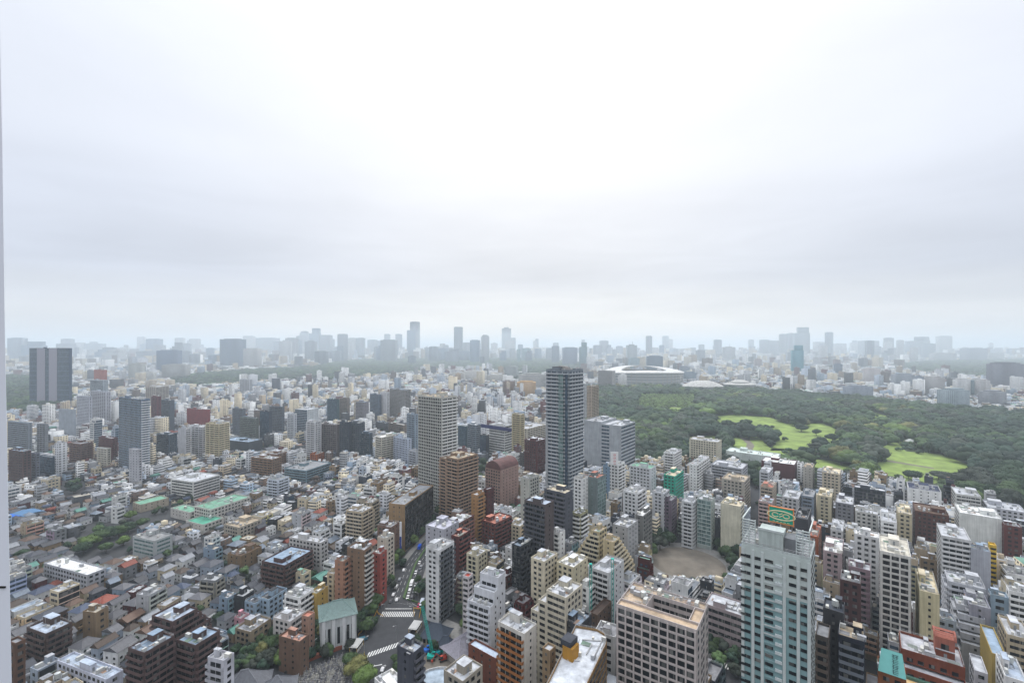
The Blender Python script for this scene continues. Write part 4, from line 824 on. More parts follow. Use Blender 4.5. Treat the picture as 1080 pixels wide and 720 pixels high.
# main road: the avenue to the junction, the lower road and the side roads
LEFT = PX((386, 700), (378, 690), (379, 684), (398, 663), (405, 648), (409, 637), (426, 595.5), (438, 580), (451, 566), (462, 556))
RIGHT = PX((420, 690), (430, 672), (433, 664), (437, 650), (438.5, 637), (443.5, 617), (450, 595), (461, 574), (475, 560))
LEFT = [(-71, 150)] + [(-78, 232)] + LEFT[1:] + [(-62, 520), (-50, 640)]; RIGHT = [(-51, 150), (-57, 240)] + RIGHT[1:] + [(-44, 520), (-32, 640)]
sheet('avenue', LEFT + RIGHT[::-1], .05, 'asphalt')
sheet('side_road', [(-76, 268), (-88, 262), (-96, 252), (-118, 236), (-150, 222), (-150, 213), (-115, 226), (-92, 238), (-76, 246)], .045, 'asphalt')
sheet('side_road', PX((325, 700), (338, 690), (352, 640), (346, 640), (332, 672), (322, 690)), .03, 'asphalt')
sheet('side_road', [(70, 262), (130, 206), (139, 215), (80, 272)], .045, 'asphalt')
sheet('side_road', [(180, 338), (189, 334), (245, 430), (300, 560), (290, 563), (236, 436)], .045, 'asphalt')
sheet('side_road', [(-48, 300), (10, 335), (10, 343), (-50, 309)], .045, 'asphalt')
PAVE_L = [(x - 4.5, y) for x, y in LEFT]; PAVE_R = [(x + 4.5, y) for x, y in RIGHT]
def strip(name, a, b, z0, z1, m):
    mb = MB()
    for i in range(len(a) - 1):
        q = [a[i], a[i + 1], b[i + 1], b[i]]; mb.poly([(*p, z1) for p in q]); mb.poly([(*a[i], z0), (*a[i + 1], z0), (*a[i + 1], z1), (*a[i], z1)]); mb.poly([(*b[i + 1], z0), (*b[i], z0), (*b[i], z1), (*b[i + 1], z1)])
    return props(link(name, mb.mesh(name, M[m])), kind='structure')
strip('pavement', LEFT[7:], PAVE_L[7:], .05, .17, 'pave'); strip('pavement', RIGHT[6:], PAVE_R[6:], .05, .17, 'pave')
EXCL.append(PX((84, 596), (80, 582), (128, 556), (142, 560), (140, 574), (112, 590))); EXCL.append(PX((248, 700), (250, 678), (296, 672), (300, 706)))
EXCL.append(PAVE_L + PAVE_R[::-1]); EXCL.append([(-70, 270), (-90, 268), (-100, 256), (-120, 242), (-155, 226), (-155, 205), (-60, 205)])
EXCL.append([(60, 262), (130, 200), (142, 215), (80, 276)]); EXCL.append(PX((318, 700), (340, 695), (358, 636), (340, 636), (320, 690)))
EXCL.append([(178, 340), (192, 332), (250, 430), (304, 560), (288, 566), (232, 438)])
def ctr(Y):   # centre line and half width of the avenue at depth Y
    def xi(l): 
        for a, b in zip(l, l[1:]):
            if min(a[1], b[1]) <= Y <= max(a[1], b[1]): return a[0] + (b[0] - a[0]) * (Y - a[1]) / (b[1] - a[1] + 1e-6)
        return l[-1][0]
    a, b = xi(LEFT[6:]), xi(RIGHT[4:]); return (a + b) / 2, (b - a) / 2
mk = MB()
for k in range(24):                                  # far zebra and near zebra
    x = -84 + k * 1.15; mk.poly([(x, 277.8, .06), (x + .62, 277.8, .06), (x + .82, 283.2, .06), (x + .2, 283.2, .06)]) if -81.5 < x < -60.5 else None
for k in range(11):
    x = -77.5 + k * 1.3; y = 243.2 + (x + 77.5) * .62; mk.poly([(x, y - 2.2, .06), (x + .7, y - 1.8, .06), (x + 1.1, y + 2.7, .06), (x + .4, y + 2.3, .06)])
for x in (-71.5, -66): mk.poly([(x, 150, .06), (x + .35, 150, .06), (x + .35, 236, .06), (x, 236, .06)])
mk.poly([(-77, 233, .06), (-67.5, 236, .06), (-67.5, 236.5, .06), (-77, 233.5, .06)]); mk.poly([(-80, 286, .06), (-63, 286, .06), (-63, 286.6, .06), (-80, 286.6, .06)])
for Y0 in range(288, 420, 9):
    c, w = ctr(Y0); c2, w2 = ctr(Y0 + 5)
    for f in (-.66, -.33, .33, .66): mk.poly([(c + f * w, Y0, .06), (c + f * w + .16, Y0, .06), (c2 + f * w2 + .16, Y0 + 5, .06), (c2 + f * w2, Y0 + 5, .06)])
for k in range(11):
    a = rad(-41); s = 6 + k * 1.25; x, y = 96 + s * math.cos(a), 245 + s * math.sin(a); u = (math.cos(a) * .6, math.sin(a) * .6); v = (-math.sin(a) * 4, math.cos(a) * 4)
    mk.poly([(x, y, .06), (x + u[0], y + u[1], .06), (x + u[0] + v[0], y + u[1] + v[1], .06), (x + v[0], y + v[1], .06)])
props(link('road_markings', mk.mesh('marks', M['paint'])), kind='structure')
a = [ctr(y) for y in range(290, 425, 8)]
strip('median_strip', [(c - .7, 290 + 8 * i) for i, (c, w) in enumerate(a)], [(c + .7, 290 + 8 * i) for i, (c, w) in enumerate(a)], .05, .9, 'hedge' if 'hedge' in M else M.__setitem__('hedge', mat('hedge_leaves', (.06, .11, .035), noise=.5, nscale=1.5)) or 'hedge')
# graveyard
GY = PX((300, 724), (312, 712), (362, 690), (374, 694), (388, 724)); sheet('gravel_yard', GY, .05, 'grav' if 'grav' in M else M.__setitem__('grav', mat('gravel', (.13, .125, .115), noise=.4, nscale=.8)) or 'grav')
def inpoly(x, y, poly):
    c = False; j = len(poly) - 1
    for i in range(len(poly)):
        xi, yi = poly[i]; xj, yj = poly[j]
        if (yi > y) != (yj > y) and x < (xj - xi) * (y - yi) / (yj - yi) + xi: c = not c
        j = i
    return c
gs = [MB().box(0, 0, .2, .95, .95, .4).box(0, 0, .55, .6, .6, .3).box(0, 0, 1.2 + .1 * k, .34, .34, 1.1 + .2 * k).mesh('stone', M['stone']) for k in range(3)]
gs.append(MB().box(0, 0, .15, 1.1, .9, .3).box(0, .1, .75, .8, .2, .9).mesh('stone', M['stone'])); n = 0
y = 222.0
while y < 246:
    x = -122.0
    while x < -70:
        xx, yy = x + rnd.uniform(-.2, .2), y + rnd.uniform(-.25, .25)
        if inpoly(xx, yy, GY) and n < 290 and rnd.random() < .93:
            o = link('gravestone', rnd.choice(gs), None, rnd.choice(((.30, .30, .30), (.16, .16, .17), (.42, .41, .38), (.22, .22, .24))), (xx, yy, .06), rnd.choice((.35, .4, 1.9, .3)))
            o.scale = (1, 1, rnd.uniform(.8, 1.25)); props(o, 'grey granite gravestone standing in the crowded graveyard beside the road junction', 'gravestone', 'gravestones in the graveyard'); n += 1
        x += 1.75
    y += 1.5
# red brick wall along the graveyard
M['brick'] = mat('brick_wall', (.24, .075, .045), noise=.3, nscale=1.2)
def wall_line(name, pts, h, w, m, label, cat, col=None):
    mb = MB()
    for p, q in zip(pts, pts[1:]):
        d = math.dist(p, q); mb.box((p[0] + q[0]) / 2, (p[1] + q[1]) / 2, h / 2, d, w, h, math.atan2(q[1] - p[1], q[0] - p[0]))
    o = link(name, mb.mesh(name, M[m]), None, col); x, y = proj(*pts[len(pts) // 2], h); auto(o, label, cat, x, y); return o
wall_line('brick_wall', PX((300, 708), (330, 695), (361, 683)), 2.2, 1.6, 'brick', 'long low red-brown brick wall running', 'wall')
wall_line('brick_wall', PX((452, 676), (466, 686), (482, 700)), 4, .5, 'brick', 'brown brick wall around the excavated yard', 'wall')
# temple roofs
def hip_hall(name, desc, cx, cyy, w, d, h, ridge, rise, th, col, wall=(.45, .42, .38), cat='temple hall', over=1.5, seed=0):
    root = empty(name, (cx, cyy, 0), rad(th)); link('wall', MB().box(0, 0, h / 2, w - over * 2, d - over * 2, h).mesh('w', M['wall']), root, wall)
    mb = MB(); e = h - .3; t = h + rise; rw = ridge / 2; n = 6
    prof = [(1 - (k / n)) for k in range(n + 1)]
    def ringp(k):
        f = prof[k]; z = e + (t - e) * ((1 - f) ** 1.25); return [(-(rw + (w / 2 - rw) * f), -d / 2 * f, z), ((rw + (w / 2 - rw) * f), -d / 2 * f, z), ((rw + (w / 2 - rw) * f), d / 2 * f, z), (-(rw + (w / 2 - rw) * f), d / 2 * f, z)]
    for k in range(n):
        a, b = ringp(k), ringp(k + 1)
        for i in range(4): mb.poly([a[i], a[(i + 1) % 4], b[(i + 1) % 4], b[i]])
    mb.poly(ringp(0)[::-1]); link('roof', mb.mesh('r', M['rooftile']), root, col)
    rb = MB().bar((-rw - .3, 0, t + .1), (rw + .3, 0, t + .1), .32)
    for sx in (-1, 1):
        for sy in (-1, 1):
            for k in range(n):
                a, b = ringp(k), ringp(k + 1); i = {(-1, -1): 0, (1, -1): 1, (1, 1): 2, (-1, 1): 3}[(sx, sy)]; rb.bar(a[i], b[i], .2)
    link('ridge', rb.mesh('ridge', M['rooftile']), root, tuple(c * 1.35 for c in col))
    mb = MB(); nb = int((w - over * 2) / 2.4)
    for i in range(nb): mb.box(-(nb - 1) * 1.2 + i * 2.4, -d / 2 + over - .05, h * .45, 1.4, .12, h * .5)
    link('window_rows', mb.mesh('win', M['glass']), root)
    x, y = proj(cx, cyy, h + rise / 2); auto(root, desc, cat, x, y)
    c, s = math.cos(rad(th)), math.sin(rad(th))
    pl = [(cx + x * c - y * s, cyy + x * s + y * c) for x, y in ((-w / 2, -d / 2), (w / 2, -d / 2), (w / 2, d / 2), (-w / 2, d / 2))]
    HEROES.append(dict(pts=pl, x0=x - 20, x1=x + 20, Y=cyy - d / 2, vb=y + 12)); return root
GR = (.17, .175, .19)
x, y = P(258, 708, 13); hip_hall('temple_hall', 'large grey hip-roofed temple hall', x, y, 22, 18, 6, 3, 8, 20, GR)
x, y = P(292, 712, 12); hip_hall('temple_hall', 'smaller grey pyramid-roofed temple hall', x, y, 17, 17, 5, 1, 7, 20, GR)
x, y = P(460, 656, 10); hip_hall('temple_hall', 'dark slate temple hall with curved hip roof', x, y, 16, 13, 4.5, 6, 5, -15, (.06, .075, .10), (.5, .46, .38))
x, y = P(470, 668, 9); hip_hall('temple_hall', 'small dark slate entrance hall', x, y, 9, 8, 4, 3, 4, -15, (.06, .075, .10), (.55, .52, .45))
x, y = P(488, 672, 9); hip_hall('temple_hall', 'broad grey tent-roofed hall', x, y, 19, 16, 5, 3, 4.5, 45, (.26, .25, .28))
x, y = P(356, 638, 20); r_ = hip_hall('civic_hall', 'white multi-sided hall with a green-slate roof', x, y, 20, 18, 18, 5, 5, 25, (.17, .23, .22), (.55, .57, .58), 'civic hall', .8)
for sx in (-1, -.35, .35, 1): link('pier', cbox(1.6, .6, 17, 'panel'), r_, (.62, .63, .64), (sx * 7.5, -8.6, 8.6))
EXCL.append(PX((448, 676), (482, 704), (470, 716), (440, 704))); EXCL.append(PX((420, 682), (430, 655), (448, 655), (512, 690), (500, 705), (450, 690)))
# pebbled courtyard of the temple and excavation yard
sheet('temple_court', PX((440, 676), (470, 652), (510, 668), (485, 705)), .02, 'pave'); sheet('excavated_yard', PX((449, 678), (482, 703), (468, 716), (442, 706)), .06, 'sand')
# ------------------------------------------------------------------ stadium and domes
def ellipse(cx, cy_, a, b, n=64): return [(cx + a * math.cos(2 * math.pi * k / n), cy_ + b * math.sin(2 * math.pi * k / n)) for k in range(n)]
sx_, sy_ = 575.0, 1985.0
st = empty('stadium', (sx_, sy_, 0)); auto(st, 'huge oval stadium with a pale ring roof and layered eaves', 'stadium', 678, 396); st['label'] = ''
def ringmesh(levels, n=72, saddle=5):
    mb = MB()
    for (a0, b0, z0), (a1, b1, z1) in zip(levels, levels[1:]):
        for k in range(n):
            t0, t1 = 2 * math.pi * k / n, 2 * math.pi * (k + 1) / n
            f = lambda a, b, z, t: (a * math.cos(t), b * math.sin(t), z + ((saddle * math.cos(2 * t) * -1 + 8 * math.sin(t)) if saddle else 0))
            mb.poly([f(a0, b0, z0, t0), f(a0, b0, z0, t1), f(a1, b1, z1, t1), f(a1, b1, z1, t0)])
    return mb
link('roof', ringmesh([(170, 130, 58), (170, 130, 60), (158, 118, 64), (96, 62, 66), (96, 62, 62)]).mesh('roof', M['roof']), st, (.64, .63, .61))
for z, a in ((18, 160), (30, 163), (42, 166), (52, 168)): link('eaves', ringmesh([(a - 14, a - 54, z + 1), (a, a - 40, z), (a, a - 40, z + 2), (a - 14, a - 54, z + 3)], saddle=0).mesh('eaves', M['panel']), st, (.66, .66, .66))
link('outer_wall', ringmesh([(150, 112, 0), (152, 114, 56)], saddle=0).mesh('wall', M['panel']), st, (.50, .53, .56))
link('stands', ringmesh([(140, 104, 58), (75, 48, 8)], saddle=0).mesh('stands', M['panel']), st, (.22, .22, .21))
for k in range(48):
    t = 2 * math.pi * k / 48
    if math.sin(t) < .35: link('column', cbox(2, 2, 58, 'panel'), st, (.55, .54, .52), (164 * math.cos(t), 126 * math.sin(t), 29))
EXCL.append(ellipse(sx_, sy_, 190, 150, 16))
def dome(desc, px, py, Y, w, d, h, lobes):
    X = (px - HX) / F * Y; root = empty('gymnasium', (X, Y, 0)); auto(root, desc, 'gymnasium', px, py)
    for i, (ox, s, zz, hh) in enumerate(lobes):
        mb = MB(); n, m = 28, 8
        for j in range(m):
            for k in range(n):
                def q(jj, kk):
                    f = jj / m; t = 2 * math.pi * kk / n; return (ox + w / 2 * s * math.cos(t) * (1 - f), d / 2 * s * math.sin(t) * (1 - f), zz + hh * (1 - (1 - f) ** 2) * (1 + .12 * math.cos(2 * t) * (1 - f)))
                mb.poly([q(j, k), q(j, k + 1), q(j + 1, k + 1), q(j + 1, k)])
        link('dome_roof', mb.mesh('dome', M['roof']), root, (.50, .49, .47))
        link('drum', MB().prism(ellipse(ox, 0, w / 2 * s * .97, d / 2 * s * .97, 28), 0, zz + .5).mesh('drum', M['wall']), root, (.32, .32, .33))
    EXCL.append(ellipse(X, Y, w * .6, d * .7, 12))
dome('low white shell-roofed gymnasium', 741, 402, 1640, 148, 90, 30, [(0, 1, 22, 20)]); dome('stepped white-roofed gymnasium', 780, 401, 1720, 120, 80, 30, [(0, 1, 22, 8), (0, .6, 30, 9)])
# ------------------------------------------------------------------ merged far fabric
class FB:
    """many boxes with facade UV, colour and style attributes, as arrays"""
    def __init__(s): s.V, s.Fq, s.uv, s.col, s.sty, s.mi, s.n = [], [], [], [], [], [], 0
    def boxes(s, cx, cy, z0, z1, w, d, yaw, col, rcol, r, style=None, walls=True):
        n = len(cx); c, sn = np.cos(yaw), np.sin(yaw); V = np.zeros((n, 8, 3))
        for i, (a, b) in enumerate(((-1, -1), (1, -1), (1, 1), (-1, 1))):
            x, y = a * w / 2, b * d / 2
            for o, z in ((0, z0), (4, z1)): V[:, i + o, 0] = cx + x * c - y * sn; V[:, i + o, 1] = cy + x * sn + y * c; V[:, i + o, 2] = z
        q = np.array([[0, 1, 5, 4], [1, 2, 6, 5], [2, 3, 7, 6], [3, 0, 4, 7], [4, 5, 6, 7]])
        s.Fq.append((q[None] + (np.arange(n) * 8 + s.n)[:, None, None]).reshape(-1, 4)); s.V.append(V.reshape(-1, 3)); s.n += n * 8
        L = np.stack([w, d, w, d, w], 1); H = (z1 - z0)[:, None] * np.ones((1, 5)); uv = np.zeros((n, 5, 4, 2))
        uv[:, :, 1, 0] = L; uv[:, :, 2, 0] = L; uv[:, :, 0, 1] = H; uv[:, :, 1, 1] = H
        s.uv.append(uv.reshape(-1, 2))
        cc = np.ones((n, 5, 4)); cc[:, :4, :3] = col[:, None]; cc[:, 4, :3] = rcol; m_ = cc[..., :3].mean(-1, keepdims=True); cc[..., :3] = .93 * np.clip(m_ + (cc[..., :3] - m_) * 1.12, .005, 1) ** 1.12; s.col.append(cc.reshape(-1, 4))
        st_ = r.random((n, 5)) if style is None else np.repeat(style[:, None], 5, 1); s.sty.append(st_.reshape(-1))
        mi = np.zeros((n, 5), int); mi[:, 4] = 1
        if not walls: mi[:] = 1
        s.mi.append(mi.reshape(-1))
    def gables(s, cx, cy, z, w, d, yaw, rise, rcol, ov=.6):
        n = len(cx); c, sn = np.cos(yaw), np.sin(yaw); V = np.zeros((n, 6, 3))
        for i, (a, b, h) in enumerate(((-1, -1, 0), (1, -1, 0), (1, 1, 0), (-1, 1, 0), (-1, 0, 1), (1, 0, 1))):
            x, y = a * (w / 2 + ov), b * (d / 2 + ov); V[:, i, 0] = cx + x * c - y * sn; V[:, i, 1] = cy + x * sn + y * c; V[:, i, 2] = z + h * rise - (.25 if not h else 0)
        q = np.array([[0, 1, 5, 4], [2, 3, 4, 5], [0, 4, 3, 3], [1, 2, 5, 5], [3, 2, 1, 0]])
        f = q[None] + (np.arange(n) * 6 + s.n)[:, None, None]; s.Fq.append(f.reshape(-1, 4)); s.V.append(V.reshape(-1, 3)); s.n += n * 6
        s.uv.append(np.zeros((n * 20, 2))); cc = np.ones((n, 5, 4)); cc[:, :, :3] = .93 * rcol[:, None] ** 1.2; s.col.append(cc.reshape(-1, 4)); s.sty.append(np.ones(n * 5)); s.mi.append(np.ones(n * 5, int))
    def build(s, name, **kw):
        V, Fq = np.concatenate(s.V), np.concatenate(s.Fq); uv = np.concatenate(s.uv); col = np.concatenate(s.col); sty = np.concatenate(s.sty); mi = np.concatenate(s.mi)
        tri = Fq[:, 2] == Fq[:, 3]; nl = np.where(tri, 3, 4); keep = np.ones((len(Fq), 4), bool); keep[tri, 3] = False
        me = bpy.data.meshes.new(name); me.vertices.add(len(V)); me.vertices.foreach_set('co', V.astype(np.float32).ravel())
        me.loops.add(int(nl.sum())); me.loops.foreach_set('vertex_index', Fq[keep].astype(np.int32)); me.polygons.add(len(Fq))
        st_ = np.concatenate([[0], np.cumsum(nl)[:-1]]); me.polygons.foreach_set('loop_start', st_.astype(np.int32))
        try: me.polygons.foreach_set('loop_total', nl.astype(np.int32))
        except Exception: pass
        me.materials.append(M['fillwall']); me.materials.append(M['fillroof']); me.polygons.foreach_set('material_index', mi.astype(np.int32))
        u = me.uv_layers.new(name='uv'); u.data.foreach_set('uv', uv.reshape(-1, 4, 2)[keep].astype(np.float32).ravel())
        a = me.attributes.new('col', 'FLOAT_COLOR', 'FACE'); a.data.foreach_set('color', col.astype(np.float32).ravel())
        a = me.attributes.new('sty', 'FLOAT', 'FACE'); a.data.foreach_set('value', sty.astype(np.float32))
        me.update(calc_edges=True)
        return me
nr = np.random.default_rng(5)
WALLP = np.array([COLS[c] for c in ('white', 'white', 'white', 'white', 'lightgrey', 'lightgrey', 'cream', 'cream', 'beige', 'white', 'grey', 'lightgrey', 'tan', 'brown', 'charcoal', 'slate', 'maroon', 'cream', 'paleblue', 'bluegrey')])
WALLN = ['white', 'white', 'white', 'white', 'light grey', 'light grey', 'cream', 'cream', 'beige', 'white', 'grey', 'light grey', 'tan', 'brown', 'charcoal', 'slate grey', 'maroon', 'cream', 'pale blue', 'blue-grey']
ROOFP = np.array([(.42, .43, .45), (.52, .53, .54), (.34, .36, .39), (.33, .38, .44), (.28, .28, .29), (.18, .18, .19), (.45, .42, .36), (.24, .40, .33), (.24, .17, .14)])
TILEP = np.array([(.085, .09, .105), (.06, .062, .07), (.12, .12, .13), (.16, .16, .17), (.10, .075, .06), (.15, .10, .075), (.20, .23, .27), (.30, .31, .33), (.24, .075, .05), (.12, .26, .22), (.09, .11, .16)])
TILEN = ['dark slate', 'black', 'dark grey', 'grey', 'dark brown', 'brown', 'blue-grey', 'pale grey', 'red', 'green', 'navy']
# woods and the big far greens as polygons: kept free of houses
WOODS = [PX((0, 398), (70, 400), (76, 424), (60, 436), (0, 437)), PX((182, 399), (258, 392), (330, 388), (360, 382), (380, 380), (560, 378), (612, 384), (612, 392), (560, 396), (500, 389), (440, 393), (380, 399), (300, 402), (225, 408), (182, 408)),
         PX((940, 386), (985, 381), (1100, 380), (1400, 384), (1400, 400), (1060, 402), (1010, 397), (965, 392)), PX((530, 398), (575, 395), (575, 402), (530, 404))]
NOBUILD = [PARK, GY] + WOODS
def lots():
    out = []
    for (Y0, Y1, seedd, lw, ld, gap, street) in ((186, 640, 80, 9.6, 9.2, .6, 3.2), (640, 1500, 160, 14, 12.5, 1.2, 4.5), (1500, 3000, 360, 27, 23, 4, 9), (3000, 5600, 700, 46, 38, 12, 18), (5600, 9500, 1300, 85, 60, 25, 35)):
        sd = []; y = Y0 - seedd
        while y < Y1 + seedd:
            x = -1.2 * Y1 - seedd
            while x < 1.2 * Y1 + seedd:
                sd.append((x + nr.uniform(-.35, .35) * seedd, y + nr.uniform(-.35, .35) * seedd)); x += seedd
            y += seedd
        sd = np.array(sd); sd = sd[np.abs(sd[:, 0]) < 1.25 * np.maximum(sd[:, 1], 50) + seedd]
        for i, (sx, sy) in enumerate(sd):
            base = (70 if sx < -20 else 52) + nr.normal(0, 6 if Y0 < 700 else 22); yaw = rad(base)
            c, s_ = math.cos(yaw), math.sin(yaw); n = int(seedd * 1.3 / lw)
            big = 1.0 if sx < -40 or Y0 > 1000 else 1.18
            us = []; u = -seedd * .9
            while u < seedd * .9:
                w = lw * big * nr.uniform(.75, 1.45); us.append((u, w)); u += w + gap
                if len(us) % 5 == 0: u += street
            v = -seedd * .9; k = 0
            while v < seedd * .9:
                d = ld * big * nr.uniform(.8, 1.3)
                for u, w in us:
                    ww = w * nr.uniform(.82, 1.0); dd = d * nr.uniform(.8, 1.0)
                    out.append((sx + (u + w / 2) * c - (v + d / 2) * s_, sy + (u + w / 2) * s_ + (v + d / 2) * c, ww, dd, yaw, i, Y0, Y1, street))
                v += d + gap; k += 1
                if k % 2 == 0: v += street
        a = np.array([o for o in out if o[6] == Y0]); out = [o for o in out if o[6] != Y0]
        ok = (a[:, 1] >= Y0) & (a[:, 1] < Y1) & (np.abs(a[:, 0]) < 1.17 * a[:, 1] + 25); a = a[ok]
        D = np.empty((len(a), 2))                         # keep lots whose own block centre is the nearest, with a street margin
        own = sd[a[:, 5].astype(int)]
        best = np.full(len(a), 1e18)
        for j in range(len(sd)):
            d2 = (a[:, 0] - sd[j, 0]) ** 2 + (a[:, 1] - sd[j, 1]) ** 2; m = (a[:, 5] == j); d2[m] = 1e18; best = np.minimum(best, d2)
        d0 = np.hypot(a[:, 0] - own[:, 0], a[:, 1] - own[:, 1]); a = a[np.sqrt(best) - d0 > (street + lw) * .75 + a[:, 2] * .12]
        out += [tuple(r_) for r_ in a]
    return np.array([o[:9] for o in out])
def clear_of(A, poly, margin=0.0):
    p = np.array(poly); c = p.mean(0); rmax = np.hypot(*(p - c).T).max() + 14 + margin
    idx = np.where((np.abs(A[:, 0] - c[0]) < rmax + A[:, 2]) & (np.abs(A[:, 1] - c[1]) < rmax + A[:, 3]))[0]
    if not len(idx): return np.ones(len(A), bool)
    bad = np.zeros(len(idx), bool); B_ = A[idx]; cc, ss = np.cos(B_[:, 4]), np.sin(B_[:, 4])
    def inp(x, y, poly_):
        r = np.zeros(len(x), bool); j = len(poly_) - 1
        for i in range(len(poly_)):
            xi, yi = poly_[i]; xj, yj = poly_[j]
            if yi != yj: m = ((yi > y) != (yj > y)) & (x < (xj - xi) * (y - yi) / (yj - yi) + xi); r ^= m
            j = i
        return r
    for fu in (-1, -.5, 0, .5, 1):
        for fv in (-1, -.5, 0, .5, 1):
            x = fu * (B_[:, 2] / 2 + margin); y = fv * (B_[:, 3] / 2 + margin); bad |= inp(B_[:, 0] + x * cc - y * ss, B_[:, 1] + x * ss + y * cc, poly)
    for q in list(p) + [c]:
        dx, dy = q[0] - B_[:, 0], q[1] - B_[:, 1]; lx, ly = dx * cc + dy * ss, -dx * ss + dy * cc
        bad |= (np.abs(lx) < B_[:, 2] / 2 + margin) & (np.abs(ly) < B_[:, 3] / 2 + margin)
    r = np.ones(len(A), bool); r[idx[bad]] = False; return r
A = lots(); n_raw = len(A)
for q in NOBUILD: A = A[clear_of(A, q, 0)]
for q in EXCL: A = A[clear_of(A, q, .5)]
for hname in HEROES: A = A[clear_of(A, hname['pts'], .8)]
# infill: small houses squeezed into what is still open near by
h_ = {}
for q in A[A[:, 1] < 700]: h_.setdefault((int(q[0] // 16), int(q[1] // 16)), []).append((q[0], q[1], math.hypot(q[2], q[3]) * .43))
cnd = np.zeros((60000, 9)); cnd[:, 1] = 195 + 460 * nr.random(60000) ** .8; cnd[:, 0] = cnd[:, 1] * nr.uniform(-1.16, 1.15, 60000); cnd[:, 2] = nr.uniform(5.5, 9.5, 60000); cnd[:, 3] = nr.uniform(5.5, 9, 60000); cnd[:, 4] = np.where(cnd[:, 0] < -20, rad(70), rad(52)) + nr.normal(0, .07, 60000)
for q in NOBUILD[:2] + EXCL: cnd = cnd[clear_of(cnd, q, .4)]
for q in HEROES: cnd = cnd[clear_of(cnd, q['pts'], .5)]
add = []
for q in cnd:
    r_ = math.hypot(q[2], q[3]) * .43; gx, gy = int(q[0] // 16), int(q[1] // 16)
    if all((q[0] - a_) ** 2 + (q[1] - b_) ** 2 > (r_ + c_) ** 2 for i in (-1, 0, 1) for j in (-1, 0, 1) for a_, b_, c_ in h_.get((gx + i, gy + j), ())):
        add.append(q); h_.setdefault((gx, gy), []).append((q[0], q[1], r_))
print('infill', len(add)); A = np.concatenate([A, np.array(add)])
X, Y = A[:, 0], A[:, 1]; px = HX + F * X / Y
# heights by quarter
H = nr.uniform(6.5, 10.5, len(A)); u = nr.random(len(A))
near_l = (Y < 560) & (px < 360); near_c = (Y < 620) & (px >= 360) & (px < 600); near_r = (Y < 620) & (px >= 600)
H[near_l & (u > .88)] = nr.uniform(10, 16, (near_l & (u > .88)).sum())
m = near_c; H[m] = nr.uniform(9, 24, m.sum()); m = near_r; H[m] = nr.uniform(20, 36, m.sum()) * np.where(u[m] > .85, .6, 1)
m = (Y >= 560) & (Y < 1500) & (px < 620); H[m & (u > .72)] = nr.uniform(12, 24, (m & (u > .72)).sum()); H[m & (u > .955)] = nr.uniform(26, 48, (m & (u > .955)).sum())
m = (Y >= 1500) & (Y < 3000); H[m] = nr.uniform(8, 20, m.sum()); H[m & (u > .93)] = nr.uniform(25, 60, (m & (u > .93)).sum())
m = (Y >= 3000) & (Y < 5600); H[m] = nr.uniform(12, 35, m.sum()); H[m & (u > .9)] = nr.uniform(40, 95, (m & (u > .9)).sum())
m = (Y >= 5600); H[m] = nr.uniform(25, 75, m.sum()); H[m & (u > .85)] = nr.uniform(80, 150, (m & (u > .85)).sum())
wf = (Y < 620) & (Y > 480) & (px > 660); H[wf] = np.minimum(H[wf], 30)
rd = (Y < 215); H[rd] = nr.uniform(6, 14, rd.sum())
# keep in front of the named buildings low enough
cap = np.full(len(A), 1e3)
VIS = [(688, 772, 372, 611), (375, 446, 300, 716), (405, 452, 330, 640), (418, 462, 400, 598), (300, 386, 236, 718), (240, 320, 250, 700), (84, 142, 420, 588), (440, 512, 275, 704), (744, 784, 245, 704), (793, 803, 540, 530), (500, 514, 560, 505), (136, 236, 470, 552), (64, 90, 560, 522)]
for x0, x1, Yv, vb in VIS:
    m = (Y < Yv) & (px + F * A[:, 2] * .5 / Y > x0) & (px - F * A[:, 2] * .5 / Y < x1); cap[m] = np.minimum(cap[m], HC - (vb - HY) * Y[m] / F)
for hh in HEROES:
    if hh['vb'] > 722: continue
    hw = F * (A[:, 2] + A[:, 3]) * .38 / Y; m = (Y < hh['Y'] + 2) & (px + hw > hh['x0']) & (px - hw < hh['x1'])
    cap[m] = np.minimum(cap[m], HC - (hh['vb'] - HY) * Y[m] / F)
keep = cap > 3.5; A, H, cap = A[keep], H[keep], cap[keep]; H = np.where(H > cap, np.maximum(4.5, cap), H)
X, Y = A[:, 0], A[:, 1]; px = HX + F * X / Y; pyr = HY + F * (HC - H) / Y; pyb = HY + F * HC / Y
w_, d_, yaw = A[:, 2].copy(), A[:, 3].copy(), A[:, 4]
ci = nr.integers(0, len(WALLP), len(A)); col = WALLP[ci] * nr.uniform(.85, 1.08, (len(A), 1)) * .98
ri = nr.choice(len(ROOFP), len(A), p=[.2, .2, .15, .12, .11, .07, .09, .03, .03]); rcol = ROOFP[ri] * nr.uniform(.85, 1.1, (len(A), 1))
ti = nr.choice(len(TILEP), len(A), p=[.2, .1, .14, .12, .08, .09, .08, .09, .03, .03, .04]); tcol = TILEP[ti] * nr.uniform(.85, 1.15, (len(A), 1))
low = H < 11.5; gab = low & (nr.random(len(A)) < np.where((px < 280) & (Y < 480), .88, np.where((px < 400), .66, .35))) & (Y < 3000)
kind = np.where(gab, 0, np.where((ci % 3 == 0) & (H > 10), 2, 1))       # 0 house, 1 apartments, 2 offices
kind = np.where(low & ~gab, np.where(ci % 2 == 0, 0, 1), kind)
vis = (px > 6) & (px < HX * 2 + 4) & (pyr < 722) & (Y > 190)
size = np.where(vis, F * (w_ + d_) * .6 / Y * np.minimum(F * np.minimum(H, 14) / Y + F * w_ / Y * (HC - H) / Y, 60), 0)
